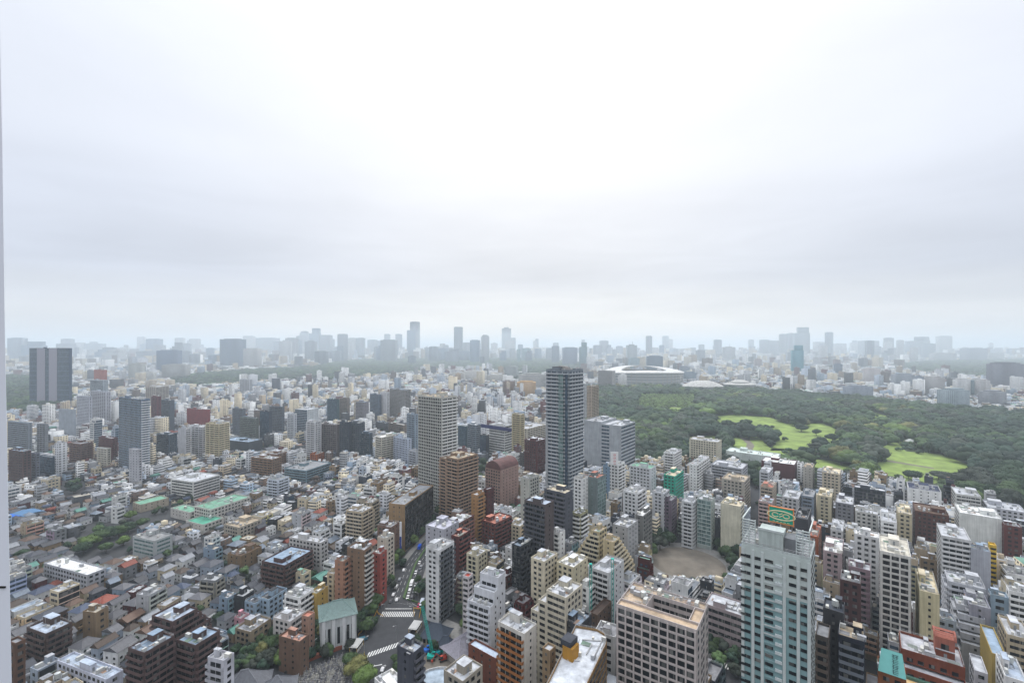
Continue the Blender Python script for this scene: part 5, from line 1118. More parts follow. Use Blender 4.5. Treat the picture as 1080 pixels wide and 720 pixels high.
# what stands hidden behind taller things nearer the camera does not count as large: a coarse column sweep
order = np.argsort(Y); skyl = np.full(1200, 800.0)
hs = sorted(HEROES, key=lambda q: q['Y']); hi = 0; show = np.zeros(len(A), bool)
for i in order:
    while hi < len(hs) and hs[hi]['Y'] < Y[i]:
        q = hs[hi]; a0, a1 = max(0, int(q['x0'])), min(1199, int(q['x1'])); zz = min(p[1] for p in q['pts']); 
        skyl[a0:a1 + 1] = np.minimum(skyl[a0:a1 + 1], q['vb'] - .7 * (q['vb'] - HY) if False else q.get('top', 800)); hi += 1
    if not vis[i]: continue
    hw = F * (w_[i] + d_[i]) * .4 / Y[i]; a0, a1 = max(0, int(px[i] - hw)), min(1199, int(px[i] + hw) + 1)
    seg = skyl[a0:a1]
    show[i] = (seg > pyr[i] + 1.5).mean() > .35
    skyl[a0:a1] = np.minimum(seg, pyr[i] - 0 + 0 * seg)
size = np.where(show, size, size * .05)
NCAP = {0: 285, 1: 150, 2: 240}; indiv = np.zeros(len(A), bool)
for k in range(3):
    idx = np.where((kind == k) & vis)[0]; idx = idx[np.argsort(-size[idx])][:NCAP[k]]; indiv[idx] = True
print('lots', n_raw, len(A), 'individual', indiv.sum(), 'min size', size[indiv].min())
# the mass of small far buildings
R_ = ~indiv & ((pyr < 735) | (Y > 215)); fb = FB()
m = R_ & ~gab; fb.boxes(X[m], Y[m], np.zeros(m.sum()), H[m], w_[m], d_[m], yaw[m], col[m], rcol[m], nr)
m = R_ & gab; fb.boxes(X[m], Y[m], np.zeros(m.sum()), H[m] - 1.8, w_[m] - 1, d_[m] - 1, yaw[m], col[m], tcol[m], nr); fb.gables(X[m], Y[m], H[m] - 1.8, w_[m] - 1, d_[m] - 1, yaw[m], np.full(m.sum(), 2.2), tcol[m])
# parapet-high clutter on their flat roofs
for rep in range(5):
    m = R_ & ~gab & (Y < (3200 if rep < 2 else 1300)) & (nr.random(len(A)) < .75); n = m.sum(); uu, vv = nr.uniform(-.36, .36, (2, n)); x = uu * w_[m]; y = vv * d_[m]; c, s_ = np.cos(yaw[m]), np.sin(yaw[m])
    if rep == 0: sw, sd, shh = w_[m] * nr.uniform(.25, .5, n), d_[m] * nr.uniform(.25, .5, n), nr.uniform(2, 3.6, n); k_ = col[m]
    else: sw, sd, shh = nr.uniform(.8, 2.8, n), nr.uniform(.8, 2.2, n), nr.uniform(.8, 1.9, n); k_ = np.repeat(nr.uniform(.25, .68, (n, 1)), 3, 1)
    x = np.clip(x, -(w_[m] - sw) / 2 + .3, (w_[m] - sw) / 2 - .3); y = np.clip(y, -(d_[m] - sd) / 2 + .3, (d_[m] - sd) / 2 - .3)
    fb.boxes(X[m] + x * c - y * s_, Y[m] + x * s_ + y * c, H[m] - .01, H[m] + shh, sw, sd, yaw[m], k_, np.clip(k_ * 1.1, 0, .7), nr, style=np.full(n, .95))
far = link('distant_buildings', fb.build('distant_buildings')); props(far, 'mass of small pale and grey buildings covering the far city', 'buildings', kind='stuff')
# the individual ones
def storeys(h): return WN.get(max(2, int(round(h / 3.0))), 'tall') if h >= 8.5 else 'two'
WN[2] = 'two'; WN[11] = 'eleven'; WN[12] = 'twelve'
def small_house(i):
    x, y, w, d, h = X[i], Y[i], w_[i] - .6, d_[i] - .6, H[i]; root = empty('house', (x, y, 0), yaw[i]); g_ = gab[i]
    wc = tuple(col[i]); r = random.Random(int(i)); hw = h - 2.0 if g_ else h
    if g_:
        link('wall', MB().box(0, 0, hw / 2, w - 1, d - 1, hw).mesh('w', M['wall']), root, wc); tc_ = tuple(tcol[i])
        hip = r.random() < .45; rw = max(.4, w / 2 - (d / 2 if hip else 0) * .8); mb = MB(); e, t = hw - .15, hw + 2.1; a, b = w / 2, d / 2
        for sg_ in (-1, 1): mb.poly([(-a * sg_, -b * sg_, e), (a * sg_, -b * sg_, e), (rw * sg_, 0, t), (-rw * sg_, 0, t)]); mb.poly([(a * sg_, -b * sg_, e), (a * sg_, b * sg_, e), (rw * sg_, 0, t)])
        mb.poly([(-a, b, e), (a, b, e), (a, -b, e), (-a, -b, e)]); mb.bar((-rw, 0, t + .05), (rw, 0, t + .05), .18)
        link('roof', mb.mesh('r', M['rooftile']), root, tc_)
    else:
        wm, rm = shell_mesh([([(-w / 2, -d / 2), (w / 2, -d / 2), (w / 2, d / 2), (-w / 2, d / 2)], 0, h)], .6); link('wall', wm, root, wc); link('roof', rm, root, tuple(rcol[i]))
        for k in range(r.randint(1, 4)): link('air_conditioner', cbox(1.2, .8, 1.1, 'metal'), root, (.5, .5, .5), (r.uniform(-.35, .35) * w, r.uniform(-.35, .35) * d, h - .0))
    mb = MB(); ww = w - 1 if g_ else w; dd = d - 1 if g_ else d
    for fl_ in range(max(1, int(hw / 2.9))):
        z = 1.6 + fl_ * 2.8
        if z > hw - .9: break
        for k in range(max(1, int(ww / 3))): mb.box(-ww / 2 + (k + .5) * ww / max(1, int(ww / 3)), -dd / 2 - .02, z, 1.3, .1, 1.2)
        for sx in (-1, 1):
            for k in range(max(1, int(dd / 3.6))): mb.box(sx * (ww / 2 + .02), -dd / 2 + (k + .5) * dd / max(1, int(dd / 3.6)), z, .1, 1.3, 1.2)
    link('window_rows', mb.mesh('w', M['glass']), root)
    if r.random() < .5: link('balcony', cbox(ww * .6, 1.1, 1.1, 'panel'), root, tuple(min(.7, c * 1.2) for c in wc), (0, -dd / 2 - .5, min(3.6, hw - 1.5)))
    rf = TILEN[ti[i]] + (' hip-and-gable roof' if g_ else '') if g_ else 'flat roof'
    auto(root, f'{storeys(hw)}-storey {WALLN[ci[i]]} house with {rf}', 'house', px[i], (pyr[i] + min(pyb[i], 720)) / 2, 'houses and small buildings of the city quarters')
RN = ['light grey', 'white', 'grey', 'blue-grey', 'dark grey', 'black', 'beige', 'green', 'rust']
sel = np.where(indiv)[0]; sel = sel[np.argsort(Y[sel])]
for i in sel:
    if kind[i] == 0: small_house(i); continue
    w, d, h = w_[i], d_[i], H[i]; c, s_ = math.cos(yaw[i]), math.sin(yaw[i])
    # four corners ordered from the corner nearest the camera between the two visible faces
    q = [(X[i] + a * w / 2 * c - b * d / 2 * s_, Y[i] + a * w / 2 * s_ + b * d / 2 * c) for a, b in ((-1, -1), (1, -1), (1, 1), (-1, 1))]
    def facing(k): p0, p1 = q[k], q[(k + 1) % 4]; e = (p1[0] - p0[0], p1[1] - p0[1]); return (e[1] * p0[0] - e[0] * p0[1]) < 0
    st0 = next((k for k in range(4) if facing(k) and facing((k - 1) % 4)), 0); q = q[st0:] + q[:st0]
    th = math.degrees(math.atan2(q[1][1] - q[0][1], q[1][0] - q[0][0])); r = random.Random(int(i) + 5); ap = kind[i] == 1
    sR = r.choice(('bal', 'bal', 'win')) if ap else r.choice(('rib', 'win', 'cur')); sL = r.choice(('bal', 'win', 'sml')) if ap else r.choice(('rib', 'win', 'sml'))
    wings = None
    if h > 18 and r.random() < .35: k = r.uniform(.2, .45); wings = [(0, 1, 0, 1, 0, h - 6, sL, sR, 0), (0, 1, 0, 1 - k, h - 6, h, sL, sR, 1)] if r.random() < .5 else [(0, 1, 0, 1, 0, h - 6, sL, sR, 0), (k, 1, 0, 1, h - 6, h, sL, sR, 1)]
    rt = build(q, h, th, wings, 'apartment_building' if ap else 'office_building', tuple(col[i]), tuple(rcol[i]), sL, sR, near=False, merge=True, seed=int(i), nac=r.randint(5, 10), fl=3.0 if ap else 3.5, bcol=tuple(min(.72, x * r.uniform(.9, 1.3)) for x in col[i]), glass=r.choice(('glass', 'glass', 'bluglass')))
    auto(rt, f'{storeys(h)}-storey {WALLN[ci[i]]} {"flats" if ap else "offices"} with {RN[ri[i]]} flat roof', 'apartment building' if ap else 'office building', px[i], (pyr[i] + min(pyb[i], 720)) / 2, 'blocks of flats in the city quarters' if ap else 'small offices in the city quarters')
# ------------------------------------------------------------------ skyline: hazy towers, each its own object at its own distance
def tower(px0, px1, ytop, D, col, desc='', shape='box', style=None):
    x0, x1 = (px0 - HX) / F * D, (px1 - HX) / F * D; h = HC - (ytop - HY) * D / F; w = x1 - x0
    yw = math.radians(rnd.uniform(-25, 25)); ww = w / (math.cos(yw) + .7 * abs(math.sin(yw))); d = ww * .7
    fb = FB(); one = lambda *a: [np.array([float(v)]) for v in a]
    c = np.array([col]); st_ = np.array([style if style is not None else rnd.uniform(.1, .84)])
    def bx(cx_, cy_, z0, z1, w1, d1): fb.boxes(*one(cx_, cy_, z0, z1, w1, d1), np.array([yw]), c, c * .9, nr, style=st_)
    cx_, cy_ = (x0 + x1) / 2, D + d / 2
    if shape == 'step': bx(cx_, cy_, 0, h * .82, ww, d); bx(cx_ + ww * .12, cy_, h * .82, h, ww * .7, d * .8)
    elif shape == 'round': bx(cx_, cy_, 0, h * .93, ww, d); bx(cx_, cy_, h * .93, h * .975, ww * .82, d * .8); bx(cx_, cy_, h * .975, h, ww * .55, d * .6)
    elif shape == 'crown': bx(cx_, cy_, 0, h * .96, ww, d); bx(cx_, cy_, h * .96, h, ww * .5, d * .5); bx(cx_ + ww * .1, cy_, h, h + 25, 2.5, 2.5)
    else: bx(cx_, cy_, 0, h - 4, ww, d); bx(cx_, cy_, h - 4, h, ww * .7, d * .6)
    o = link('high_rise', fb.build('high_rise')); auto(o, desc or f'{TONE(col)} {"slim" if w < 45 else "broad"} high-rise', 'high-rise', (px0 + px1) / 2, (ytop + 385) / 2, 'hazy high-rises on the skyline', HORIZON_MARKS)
    return o
def TONE(c): s = sum(c) / 3; return 'dark' if s < .12 else ('mid-grey' if s < .26 else 'pale')
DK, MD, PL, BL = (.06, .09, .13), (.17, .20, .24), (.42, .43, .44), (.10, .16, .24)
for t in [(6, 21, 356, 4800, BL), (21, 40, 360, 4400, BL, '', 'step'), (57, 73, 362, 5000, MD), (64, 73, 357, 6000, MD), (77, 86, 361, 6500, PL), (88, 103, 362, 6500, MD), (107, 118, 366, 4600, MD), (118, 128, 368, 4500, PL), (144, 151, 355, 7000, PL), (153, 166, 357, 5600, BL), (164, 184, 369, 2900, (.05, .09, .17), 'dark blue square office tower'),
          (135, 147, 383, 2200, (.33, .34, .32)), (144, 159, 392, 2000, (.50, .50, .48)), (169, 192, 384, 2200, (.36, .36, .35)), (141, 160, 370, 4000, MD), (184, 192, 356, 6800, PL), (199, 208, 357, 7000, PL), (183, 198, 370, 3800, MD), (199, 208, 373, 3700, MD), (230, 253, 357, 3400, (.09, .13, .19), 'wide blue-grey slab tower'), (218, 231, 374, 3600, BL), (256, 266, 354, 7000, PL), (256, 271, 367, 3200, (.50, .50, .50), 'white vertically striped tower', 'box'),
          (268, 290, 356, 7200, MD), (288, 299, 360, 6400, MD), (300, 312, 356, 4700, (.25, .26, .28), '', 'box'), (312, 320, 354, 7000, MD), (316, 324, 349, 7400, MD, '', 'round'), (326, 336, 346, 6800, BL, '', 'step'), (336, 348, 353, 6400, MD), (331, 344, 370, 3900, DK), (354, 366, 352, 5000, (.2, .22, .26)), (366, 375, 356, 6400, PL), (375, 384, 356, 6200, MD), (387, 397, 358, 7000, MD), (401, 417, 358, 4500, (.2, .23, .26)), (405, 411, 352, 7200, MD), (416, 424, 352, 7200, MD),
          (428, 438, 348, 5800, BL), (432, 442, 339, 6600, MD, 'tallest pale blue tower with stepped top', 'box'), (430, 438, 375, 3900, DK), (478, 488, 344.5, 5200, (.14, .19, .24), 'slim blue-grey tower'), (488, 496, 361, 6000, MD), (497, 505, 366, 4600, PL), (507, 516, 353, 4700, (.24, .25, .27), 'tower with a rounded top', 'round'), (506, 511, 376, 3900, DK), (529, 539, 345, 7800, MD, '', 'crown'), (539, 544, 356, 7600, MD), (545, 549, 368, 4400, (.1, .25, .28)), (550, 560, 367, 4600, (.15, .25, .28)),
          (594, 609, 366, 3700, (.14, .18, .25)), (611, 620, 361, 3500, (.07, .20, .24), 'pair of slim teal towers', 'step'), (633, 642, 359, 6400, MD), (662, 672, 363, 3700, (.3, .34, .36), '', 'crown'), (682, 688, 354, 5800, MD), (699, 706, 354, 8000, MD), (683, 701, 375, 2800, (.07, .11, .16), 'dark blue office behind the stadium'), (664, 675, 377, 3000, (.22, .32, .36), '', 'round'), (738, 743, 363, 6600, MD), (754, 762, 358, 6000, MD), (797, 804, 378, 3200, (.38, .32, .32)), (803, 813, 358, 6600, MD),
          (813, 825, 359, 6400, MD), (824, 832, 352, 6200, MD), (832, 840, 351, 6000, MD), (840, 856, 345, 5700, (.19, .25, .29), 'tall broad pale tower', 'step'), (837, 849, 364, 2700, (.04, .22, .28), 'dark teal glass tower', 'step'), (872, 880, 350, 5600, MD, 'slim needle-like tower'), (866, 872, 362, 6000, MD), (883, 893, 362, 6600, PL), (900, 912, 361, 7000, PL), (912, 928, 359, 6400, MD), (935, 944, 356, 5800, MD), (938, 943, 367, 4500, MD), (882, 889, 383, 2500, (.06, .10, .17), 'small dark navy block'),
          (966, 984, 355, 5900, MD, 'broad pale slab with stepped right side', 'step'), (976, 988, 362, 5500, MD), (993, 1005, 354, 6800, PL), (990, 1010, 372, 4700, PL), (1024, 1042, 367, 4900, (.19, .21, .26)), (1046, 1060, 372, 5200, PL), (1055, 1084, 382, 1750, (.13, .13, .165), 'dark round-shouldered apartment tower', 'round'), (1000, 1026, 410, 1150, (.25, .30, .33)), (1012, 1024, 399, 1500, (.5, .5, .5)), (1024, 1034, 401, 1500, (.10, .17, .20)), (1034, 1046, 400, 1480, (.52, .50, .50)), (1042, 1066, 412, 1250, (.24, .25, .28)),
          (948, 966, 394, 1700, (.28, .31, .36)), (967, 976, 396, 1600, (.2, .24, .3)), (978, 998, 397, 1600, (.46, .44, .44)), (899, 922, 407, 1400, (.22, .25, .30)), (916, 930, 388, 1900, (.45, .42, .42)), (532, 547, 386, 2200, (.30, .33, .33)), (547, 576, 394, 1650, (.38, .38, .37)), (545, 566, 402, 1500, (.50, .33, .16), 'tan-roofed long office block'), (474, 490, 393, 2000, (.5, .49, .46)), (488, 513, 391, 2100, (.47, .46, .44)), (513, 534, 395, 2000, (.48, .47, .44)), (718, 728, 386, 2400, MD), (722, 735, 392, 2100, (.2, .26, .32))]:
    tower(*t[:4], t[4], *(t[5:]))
for k in range(165):
    D = rnd.uniform(4200, 8600); x = rnd.uniform(8, 1085) if k % 3 else rnd.uniform(60, 600); yt = 370 - rnd.random() ** 1.6 * 13; w = rnd.uniform(5, 13) * 5000 / D
    if not any(abs(x - q[1]) < 10 and yt < q[2] for q in HORIZON_MARKS): tower(x, x + w, yt, D, rnd.choice((MD, PL, MD, BL)), '', rnd.choice(('box', 'step', 'box', 'crown')))
# rounded long slab on the far left skyline
# ------------------------------------------------------------------ trees
def ico(n):
    bm = bmesh.new(); bmesh.ops.create_icosphere(bm, subdivisions=n, radius=1); v = np.array([x.co[:] for x in bm.verts]); f = np.array([[q.index for q in p.verts] for p in bm.faces]); bm.free(); return v, f
def crown(seed, lobes, sub, leaves, leafs=.9, flat=.75, conif=False):
    """returns unit crown (about radius 1, height 1.5) as triangles"""
    r = np.random.default_rng(seed); iv, if_ = ico(sub); V, Fc = [], []; n = 0; cs = []
    for k in range(lobes):
        if conif: f = k / max(1, lobes - 1); c = np.array([r.normal(0, .06), r.normal(0, .06), .1 + 1.7 * f]); s = (.62 - .48 * f)
        else:
            t = 2 * math.pi * k / max(1, lobes - 1) + r.uniform(-.5, .5); rr = 0 if k == 0 else r.uniform(.38, .62); c = np.array([rr * math.cos(t), rr * math.sin(t), (.95 if k == 0 else r.uniform(.35, .85))]); s = r.uniform(.40, .58)
        cs.append((c, s)); d = 1 + .22 * np.sin(iv @ r.normal(0, 4, 3) + r.uniform(0, 6)) * np.cos(iv @ r.normal(0, 5, 3)) + r.normal(0, .06, len(iv))
        V.append(iv * d[:, None] * s * np.array([1, 1, flat]) + c); Fc.append(if_ + n); n += len(iv)
    m = leaves; k = r.integers(0, lobes, m); dirs = r.normal(0, 1, (m, 3)); dirs[:, 2] = np.abs(dirs[:, 2]) * .9 - .25; dirs /= np.linalg.norm(dirs, axis=1)[:, None]
    c = np.array([cs[i][0] for i in k]); s = np.array([cs[i][1] for i in k]); p = c + dirs * (s * r.uniform(.95, 1.22, m))[:, None] * np.array([1, 1, flat])
    a = np.cross(dirs + r.normal(0, .6, (m, 3)), r.normal(0, 1, (m, 3))); a /= np.linalg.norm(a, axis=1)[:, None] + 1e-6; b = np.cross(a, dirs + r.normal(0, .5, (m, 3))); b /= np.linalg.norm(b, axis=1)[:, None] + 1e-6
    sz = (leafs * .1 * r.uniform(.6, 1.4, m))[:, None]; t3 = np.stack([p - a * sz, p + a * sz, p + b * sz * 1.6], 1).reshape(-1, 3)
    V.append(t3); Fc.append(np.arange(m * 3).reshape(-1, 3) + n); return np.concatenate(V), np.concatenate(Fc)
def tri_mesh(name, V, Fc, m, col=None):
    me = bpy.data.meshes.new(name); me.vertices.add(len(V)); me.vertices.foreach_set('co', V.astype(np.float32).ravel()); me.loops.add(len(Fc) * 3); me.loops.foreach_set('vertex_index', Fc.astype(np.int32).ravel())
    me.polygons.add(len(Fc)); me.polygons.foreach_set('loop_start', (np.arange(len(Fc)) * 3).astype(np.int32)); me.materials.append(m)
    if col is not None: a = me.attributes.new('col', 'FLOAT_COLOR', 'POINT'); a.data.foreach_set('color', col.astype(np.float32).ravel())
    me.update(calc_edges=True); return me
PROT = [crown(s, 9, 2, 2200, .55, .78) for s in range(5)]; PMESH = [tri_mesh('crown', v, f, M['leaf']) for v, f in PROT]
CONM = [tri_mesh('crown', *crown(50 + s, 6, 2, 1300, .6, 1.1, True), M['leaf']) for s in range(2)]
TRK = MB().cone(0, 0, 0, .75, .07, .035, 8).bar((0, 0, .5), (.3, .1, .85), .025).bar((0, 0, .5), (-.25, .2, .85), .022).bar((0, 0, .45), (.05, -.3, .8), .022).mesh('trunk', M['trunk'])
def tree(x, y, r, h, c, desc, cat='tree', con=False, name=None, group='trees of the city park and streets'):
    root = empty(name or ('conifer_tree' if con else 'broadleaf_tree'), (x, y, 0), rnd.uniform(0, 6)); zc = h * .28
    a = link('crown', rnd.choice(CONM if con else PMESH), root, c, (0, 0, zc)); a.scale = (r, r, (h - zc) / (2.0 if con else 1.4)); t = link('trunk', TRK, root, None, (0, 0, 0)); t.scale = (r * 1.1, r * 1.1, h * .8)
    p = proj(x, y, h * .6); auto(root, desc, cat, p[0], p[1], group); return root
GRN = [((.036, .062, .044), 'dark green'), ((.050, .082, .046), 'deep green'), ((.078, .118, .054), 'mid-green'), ((.13, .185, .065), 'light green'), ((.062, .074, .058), 'dull olive'), ((.17, .17, .075), 'yellowish green')]
placed = []
def inl(x, y): return any(inpoly(x, y, l) for l in LAWNS)
def shades_lawn(x, y, h):   # would this tree hide a lawn that the photograph shows
    for f in (1.04, 1.08, 1.13):
        if h > 9 and inl(x * f, y * f) : return True
    return False
# named park trees seen against or beside the lawns: (px centre, py base, radius m, height m, tone)
PT = [(790, 463, 17, 17, 0), (806, 462, 15, 16, 0), (776, 460, 13, 15, 1), (750, 456, 14, 15, 0), (735, 452, 14, 15, 4), (765, 459, 14, 15, 0), (720, 455, 13, 16, 0), (861, 459, 9, 13, 1), (887, 476, 16, 20, 1), (900, 470, 14, 18, 1), (878, 466, 12, 16, 0), (862, 476, 14, 15, 4), (873, 482, 15, 17, 0), (850, 480, 13, 14, 0),
      (887, 490, 14, 17, 2), (910, 494, 15, 18, 1), (916, 492, 13, 17, 0), (922, 486, 11, 15, 1), (964, 507, 10, 14, 1), (958, 504, 7, 11, 0), (998, 508, 13, 13, 4), (990, 505, 10, 11, 4), (1008, 507, 9, 11, 1), (1020, 512, 9, 10, 2), (835, 505, 11, 15, 1), (820, 492, 10, 13, 4), (845, 455, 13, 15, 0), (838, 449, 11, 13, 1), (850, 443, 11, 14, 2), (824, 444, 11, 14, 1),
      (930, 452, 14, 17, 0), (945, 455, 12, 15, 2), (1000, 462, 16, 18, 2), (1014, 464, 14, 16, 1), (1030, 466, 13, 16, 0), (1042, 477, 14, 17, 0), (1060, 482, 14, 16, 1), (1046, 500, 13, 14, 1), (1062, 508, 13, 14, 2), (1075, 514, 13, 14, 0), (1035, 512, 10, 12, 1), (880, 505, 10, 14, 0), (768, 486, 9, 12, 5), (783, 482, 9, 11, 2), (812, 486, 10, 12, 0), (800, 488, 10, 12, 1), (788, 489, 10, 13, 2)]
for x_, y_, r_, h_, k in PT:
    x, y = P(x_, y_); tree(x, y, r_ * y / 900 if y > 900 else r_ * .85, h_ * .95, GRN[k][0], f'{GRN[k][1]} {"spreading" if r_ > 12 else "rounded"} park tree'); placed.append((x, y, r_ * .6))
# the rest of the park: candidates on a jittered grid
cand = []
pa = np.array(PARK); y = 470.0
while y < 1760:
    step = 12.5 if y < 1000 else 14.5; x = 40.0
    while x < 2400:
        xx, yy = x + nr.uniform(-4, 4), y + nr.uniform(-4, 4)
        if inpoly(xx, yy, PARK) and abs(xx) < 1.22 * yy: cand.append((xx, yy))
        x += step
    y += step
stuff = []
for x, y in cand:
    edge = inl(x, y) and not all(inl(x + a, y + b) for a, b in ((16, 0), (-16, 0), (0, 26), (0, -26))) and nr.random() < .1
    if (inl(x, y) and not edge) or any((x - a) ** 2 + (y - b) ** 2 < (r * .9) ** 2 for a, b, r in placed): continue
    if inpoly(x, y, POND): continue
    h = nr.uniform(9, 21); r = nr.choice([6, 7, 8, 10, 12, 14, 17]) * nr.uniform(.9, 1.1); h = max(h, min(25, r * 1.45))
    if shades_lawn(x, y, h) and nr.random() < .97: h = nr.uniform(5, 8); r = 5
    pxx = HX + F * x / y; clump = math.sin(x * .013 + 2) * math.cos(y * .011) + nr.normal(0, .5); k = 0 if clump < -.3 else (1 if clump < .4 else (4 if clump < .7 else (2 if clump < 1.15 else (3 if clump < 1.6 else 5))))
    if 672 < pxx < 735 and 417 < HY + F * HC / y < 436: k = 3; r = 5; h = 9
    stuff.append((x, y, r, h, k))
stuff.sort(key=lambda t: t[1]); near_n = 0; rest = []
for t in stuff:
    x, y, r, h, k = t; p = proj(x, y, h)
    if near_n < 150 and 640 < p[0] < 1078 and p[1] > 470 - 0 and nr.random() < .9: tree(x, y, r, h, GRN[k][0], f'{GRN[k][1]} {"broad" if r > 7.7 else "compact"} park tree'); near_n += 1
    else: rest.append(t)
LITE = [crown(80 + s, 7, 2, 110, .8, .8) for s in range(6)]
def wood(name, pts, label, seed=1):
    r = np.random.default_rng(seed); Vs, Fs, Cs = [], [], []; n = 0
    for x, y, rad_, h, k in pts:
        v, f = LITE[r.integers(0, 6)]; a = r.uniform(0, 6.28); c, s_ = math.cos(a), math.sin(a); q = np.empty_like(v)
        q[:, 0] = (v[:, 0] * c - v[:, 1] * s_) * rad_ + x; q[:, 1] = (v[:, 0] * s_ + v[:, 1] * c) * rad_ + y; q[:, 2] = v[:, 2] * h * .62 + h * .12
        col_ = np.ones((len(v), 4)); col_[:, :3] = np.array(alb(GRN[k][0])) * r.uniform(.55, 1.45); Vs.append(q); Fs.append(f + n); Cs.append(col_); n += len(v)
    o = link(name, tri_mesh(name, np.concatenate(Vs), np.concatenate(Fs), M['leafattr'], np.concatenate(Cs))); return props(o, label, 'wood', kind='stuff')
print('park trees', len(rest), 'near', near_n)
wood('park_wood', rest, 'dense mixed wood filling the city park around its lawns')
# far woods: canopies
far_pts = []
for wi, wp in enumerate(WOODS):
    a = np.array(wp); x0, y0 = a.min(0); x1, y1 = a.max(0); y = y0
    while y < y1:
        st_ = max(14, y / 130); x = max(x0, -1.2 * y)
        while x < min(x1, 1.2 * y):
            xx, yy = x + nr.uniform(-.4, .4) * st_, y + nr.uniform(-.4, .4) * st_
            if inpoly(xx, yy, wp): far_pts.append((xx, yy, st_ * nr.uniform(.6, 1.1), nr.uniform(13, 26), int(nr.choice([0, 0, 1, 1, 4, 2]))))
            x += st_
        y += st_
print('far', len(far_pts)); wood('palace_wood', far_pts, 'hazy blue-green wood stretching below the far skyline', 3)
# scattered greenery among the houses: gaps between the lots
occ = {}
for i in range(len(A)):
    if Y[i] < 1600: occ.setdefault((int(X[i] // 20), int(Y[i] // 20)), []).append(i)
def free(x, y, r):
    for gx in (-1, 0, 1):
        for gy in (-1, 0, 1):
            for i in occ.get((int(x // 20) + gx, int(y // 20) + gy), ()):
                dx, dy = x - X[i], y - Y[i]; c, s_ = math.cos(yaw[i]), math.sin(yaw[i]); lx, ly = dx * c + dy * s_, -dx * s_ + dy * c
                if abs(lx) < w_[i] / 2 + r and abs(ly) < d_[i] / 2 + r: return False
    for q in HEROES:
        if math.dist(q['pts'][0], (x, y)) < 80 and inpoly(x, y, q['pts']): return False
    return True
cg = []; k = 0
while len(cg) < 1500 and k < 30000:
    k += 1; y = 230 + 1500 * nr.random() ** 1.4; x = nr.uniform(-1.15, .95 if y < 480 else .2) * y
    if math.sin(x * .02 + 1) * math.sin(y * .017) + nr.random() < .45: continue
    if math.hypot(x - pcx, y - pcy) < 31 or inpoly(x, y, PARK) or any(inpoly(x, y, e) for e in EXCL[1:2]) or inpoly(x, y, LEFT + RIGHT[::-1]) or inpoly(x, y, GY): continue
    if free(x, y, 1.2): cg.append((x, y, nr.uniform(2.2, 4.0), nr.uniform(4, 8), int(nr.choice([1, 2, 0, 4]))))
print('city greenery', len(cg)); wood('city_greenery', cg, 'small garden trees and shrubs scattered between the houses', 5)
# named street and temple trees
ST = [(386, 668, 4, 8, 2), (378, 660, 4.5, 9, 1), (392, 650, 4, 8, 2), (372, 668, 4, 8, 1), (365, 676, 4, 7, 2), (396, 640, 4.5, 9, 2), (400, 628, 4.5, 10, 3), (404, 616, 4.5, 10, 2), (408, 606, 4.5, 10, 2), (414, 597, 4.5, 10, 3), (421, 590, 4, 9, 2), (436, 575, 4, 9, 3), (444, 566, 4, 9, 2), (450, 560, 5, 10, 2), (456, 555, 5, 11, 1), (440, 628, 2.5, 6, 2), (441, 615, 2.5, 6, 2), (376, 712, 6, 9, 5), (384, 722, 6, 9, 3), (370, 702, 4, 7, 2), (300, 700, 5, 9, 3), (307, 695, 4.5, 8, 2),
      (340, 672, 3.5, 7, 5), (328, 676, 3.5, 7, 1), (345, 684, 4, 6, 2), (352, 680, 4, 7, 2), (360, 678, 4, 7, 1), (336, 688, 3, 6, 1), (275, 692, 4, 8, 5), (283, 700, 4, 8, 4), (268, 694, 4, 8, 1), (288, 686, 4.5, 9, 2), (262, 688, 3, 6, 4), (292, 672, 4, 8, 1), (418, 708, 2.5, 5, 2), (420, 718, 2.5, 5, 2), (416, 698, 2, 4, 2), (494, 652, 5, 9, 2), (502, 648, 5, 9, 2), (486, 648, 4, 7, 1), (492, 662, 4, 7, 3), (498, 664, 3, 6, 2),
      (690, 570, 7, 13, 1), (700, 566, 7, 13, 0), (712, 562, 7, 12, 1), (684, 588, 7, 12, 2), (696, 580, 6, 12, 4), (722, 566, 6, 11, 1), (680, 596, 5, 10, 2), (706, 575, 6, 12, 1), (734, 568, 5, 9, 4), (746, 572, 5, 9, 1), (757, 578, 5, 9, 1), (765, 588, 5, 10, 2), (772, 598, 5, 11, 1), (776, 610, 5, 11, 0), (768, 618, 4.5, 9, 2), (760, 625, 4, 8, 3), (778, 588, 5, 11, 1), (735, 640, 4, 7, 3), (750, 690, 3, 6, 1), (758, 684, 3, 6, 2), (775, 712, 3.5, 6, 4),
      (508, 500, 6, 13, 1), (506, 510, 6, 13, 2), (504, 520, 6, 13, 1), (510, 492, 6, 13, 1), (464, 545, 5, 12, 2), (796, 505, 5, 12, 1), (798, 515, 5, 12, 1), (802, 500, 5, 12, 0), (865, 510, 6, 14, 1), (870, 518, 6, 13, 0), (942, 520, 7, 15, 1), (948, 528, 7, 14, 0), (1001, 530, 4, 9, 2), (1052, 598, 4, 9, 1),
      (95, 578, 7, 11, 3), (105, 572, 7, 11, 2), (115, 568, 7, 11, 1), (125, 566, 6, 10, 2), (135, 562, 6, 10, 1), (88, 584, 6, 10, 1), (112, 582, 5, 8, 2), (130, 575, 5, 8, 3), (138, 548, 5, 9, 3), (150, 556, 5, 9, 2), (78, 520, 6, 10, 0), (74, 516, 5, 9, 0), (40, 566, 6, 9, 1), (30, 574, 6, 9, 4), (24, 590, 5, 8, 1), (200, 528, 5, 9, 4), (275, 512, 5, 10, 1), (268, 528, 5, 9, 1), (243, 543, 4, 8, 2), (322, 476, 5, 10, 1), (400, 548, 5, 10, 1), (396, 556, 5, 10, 1)]
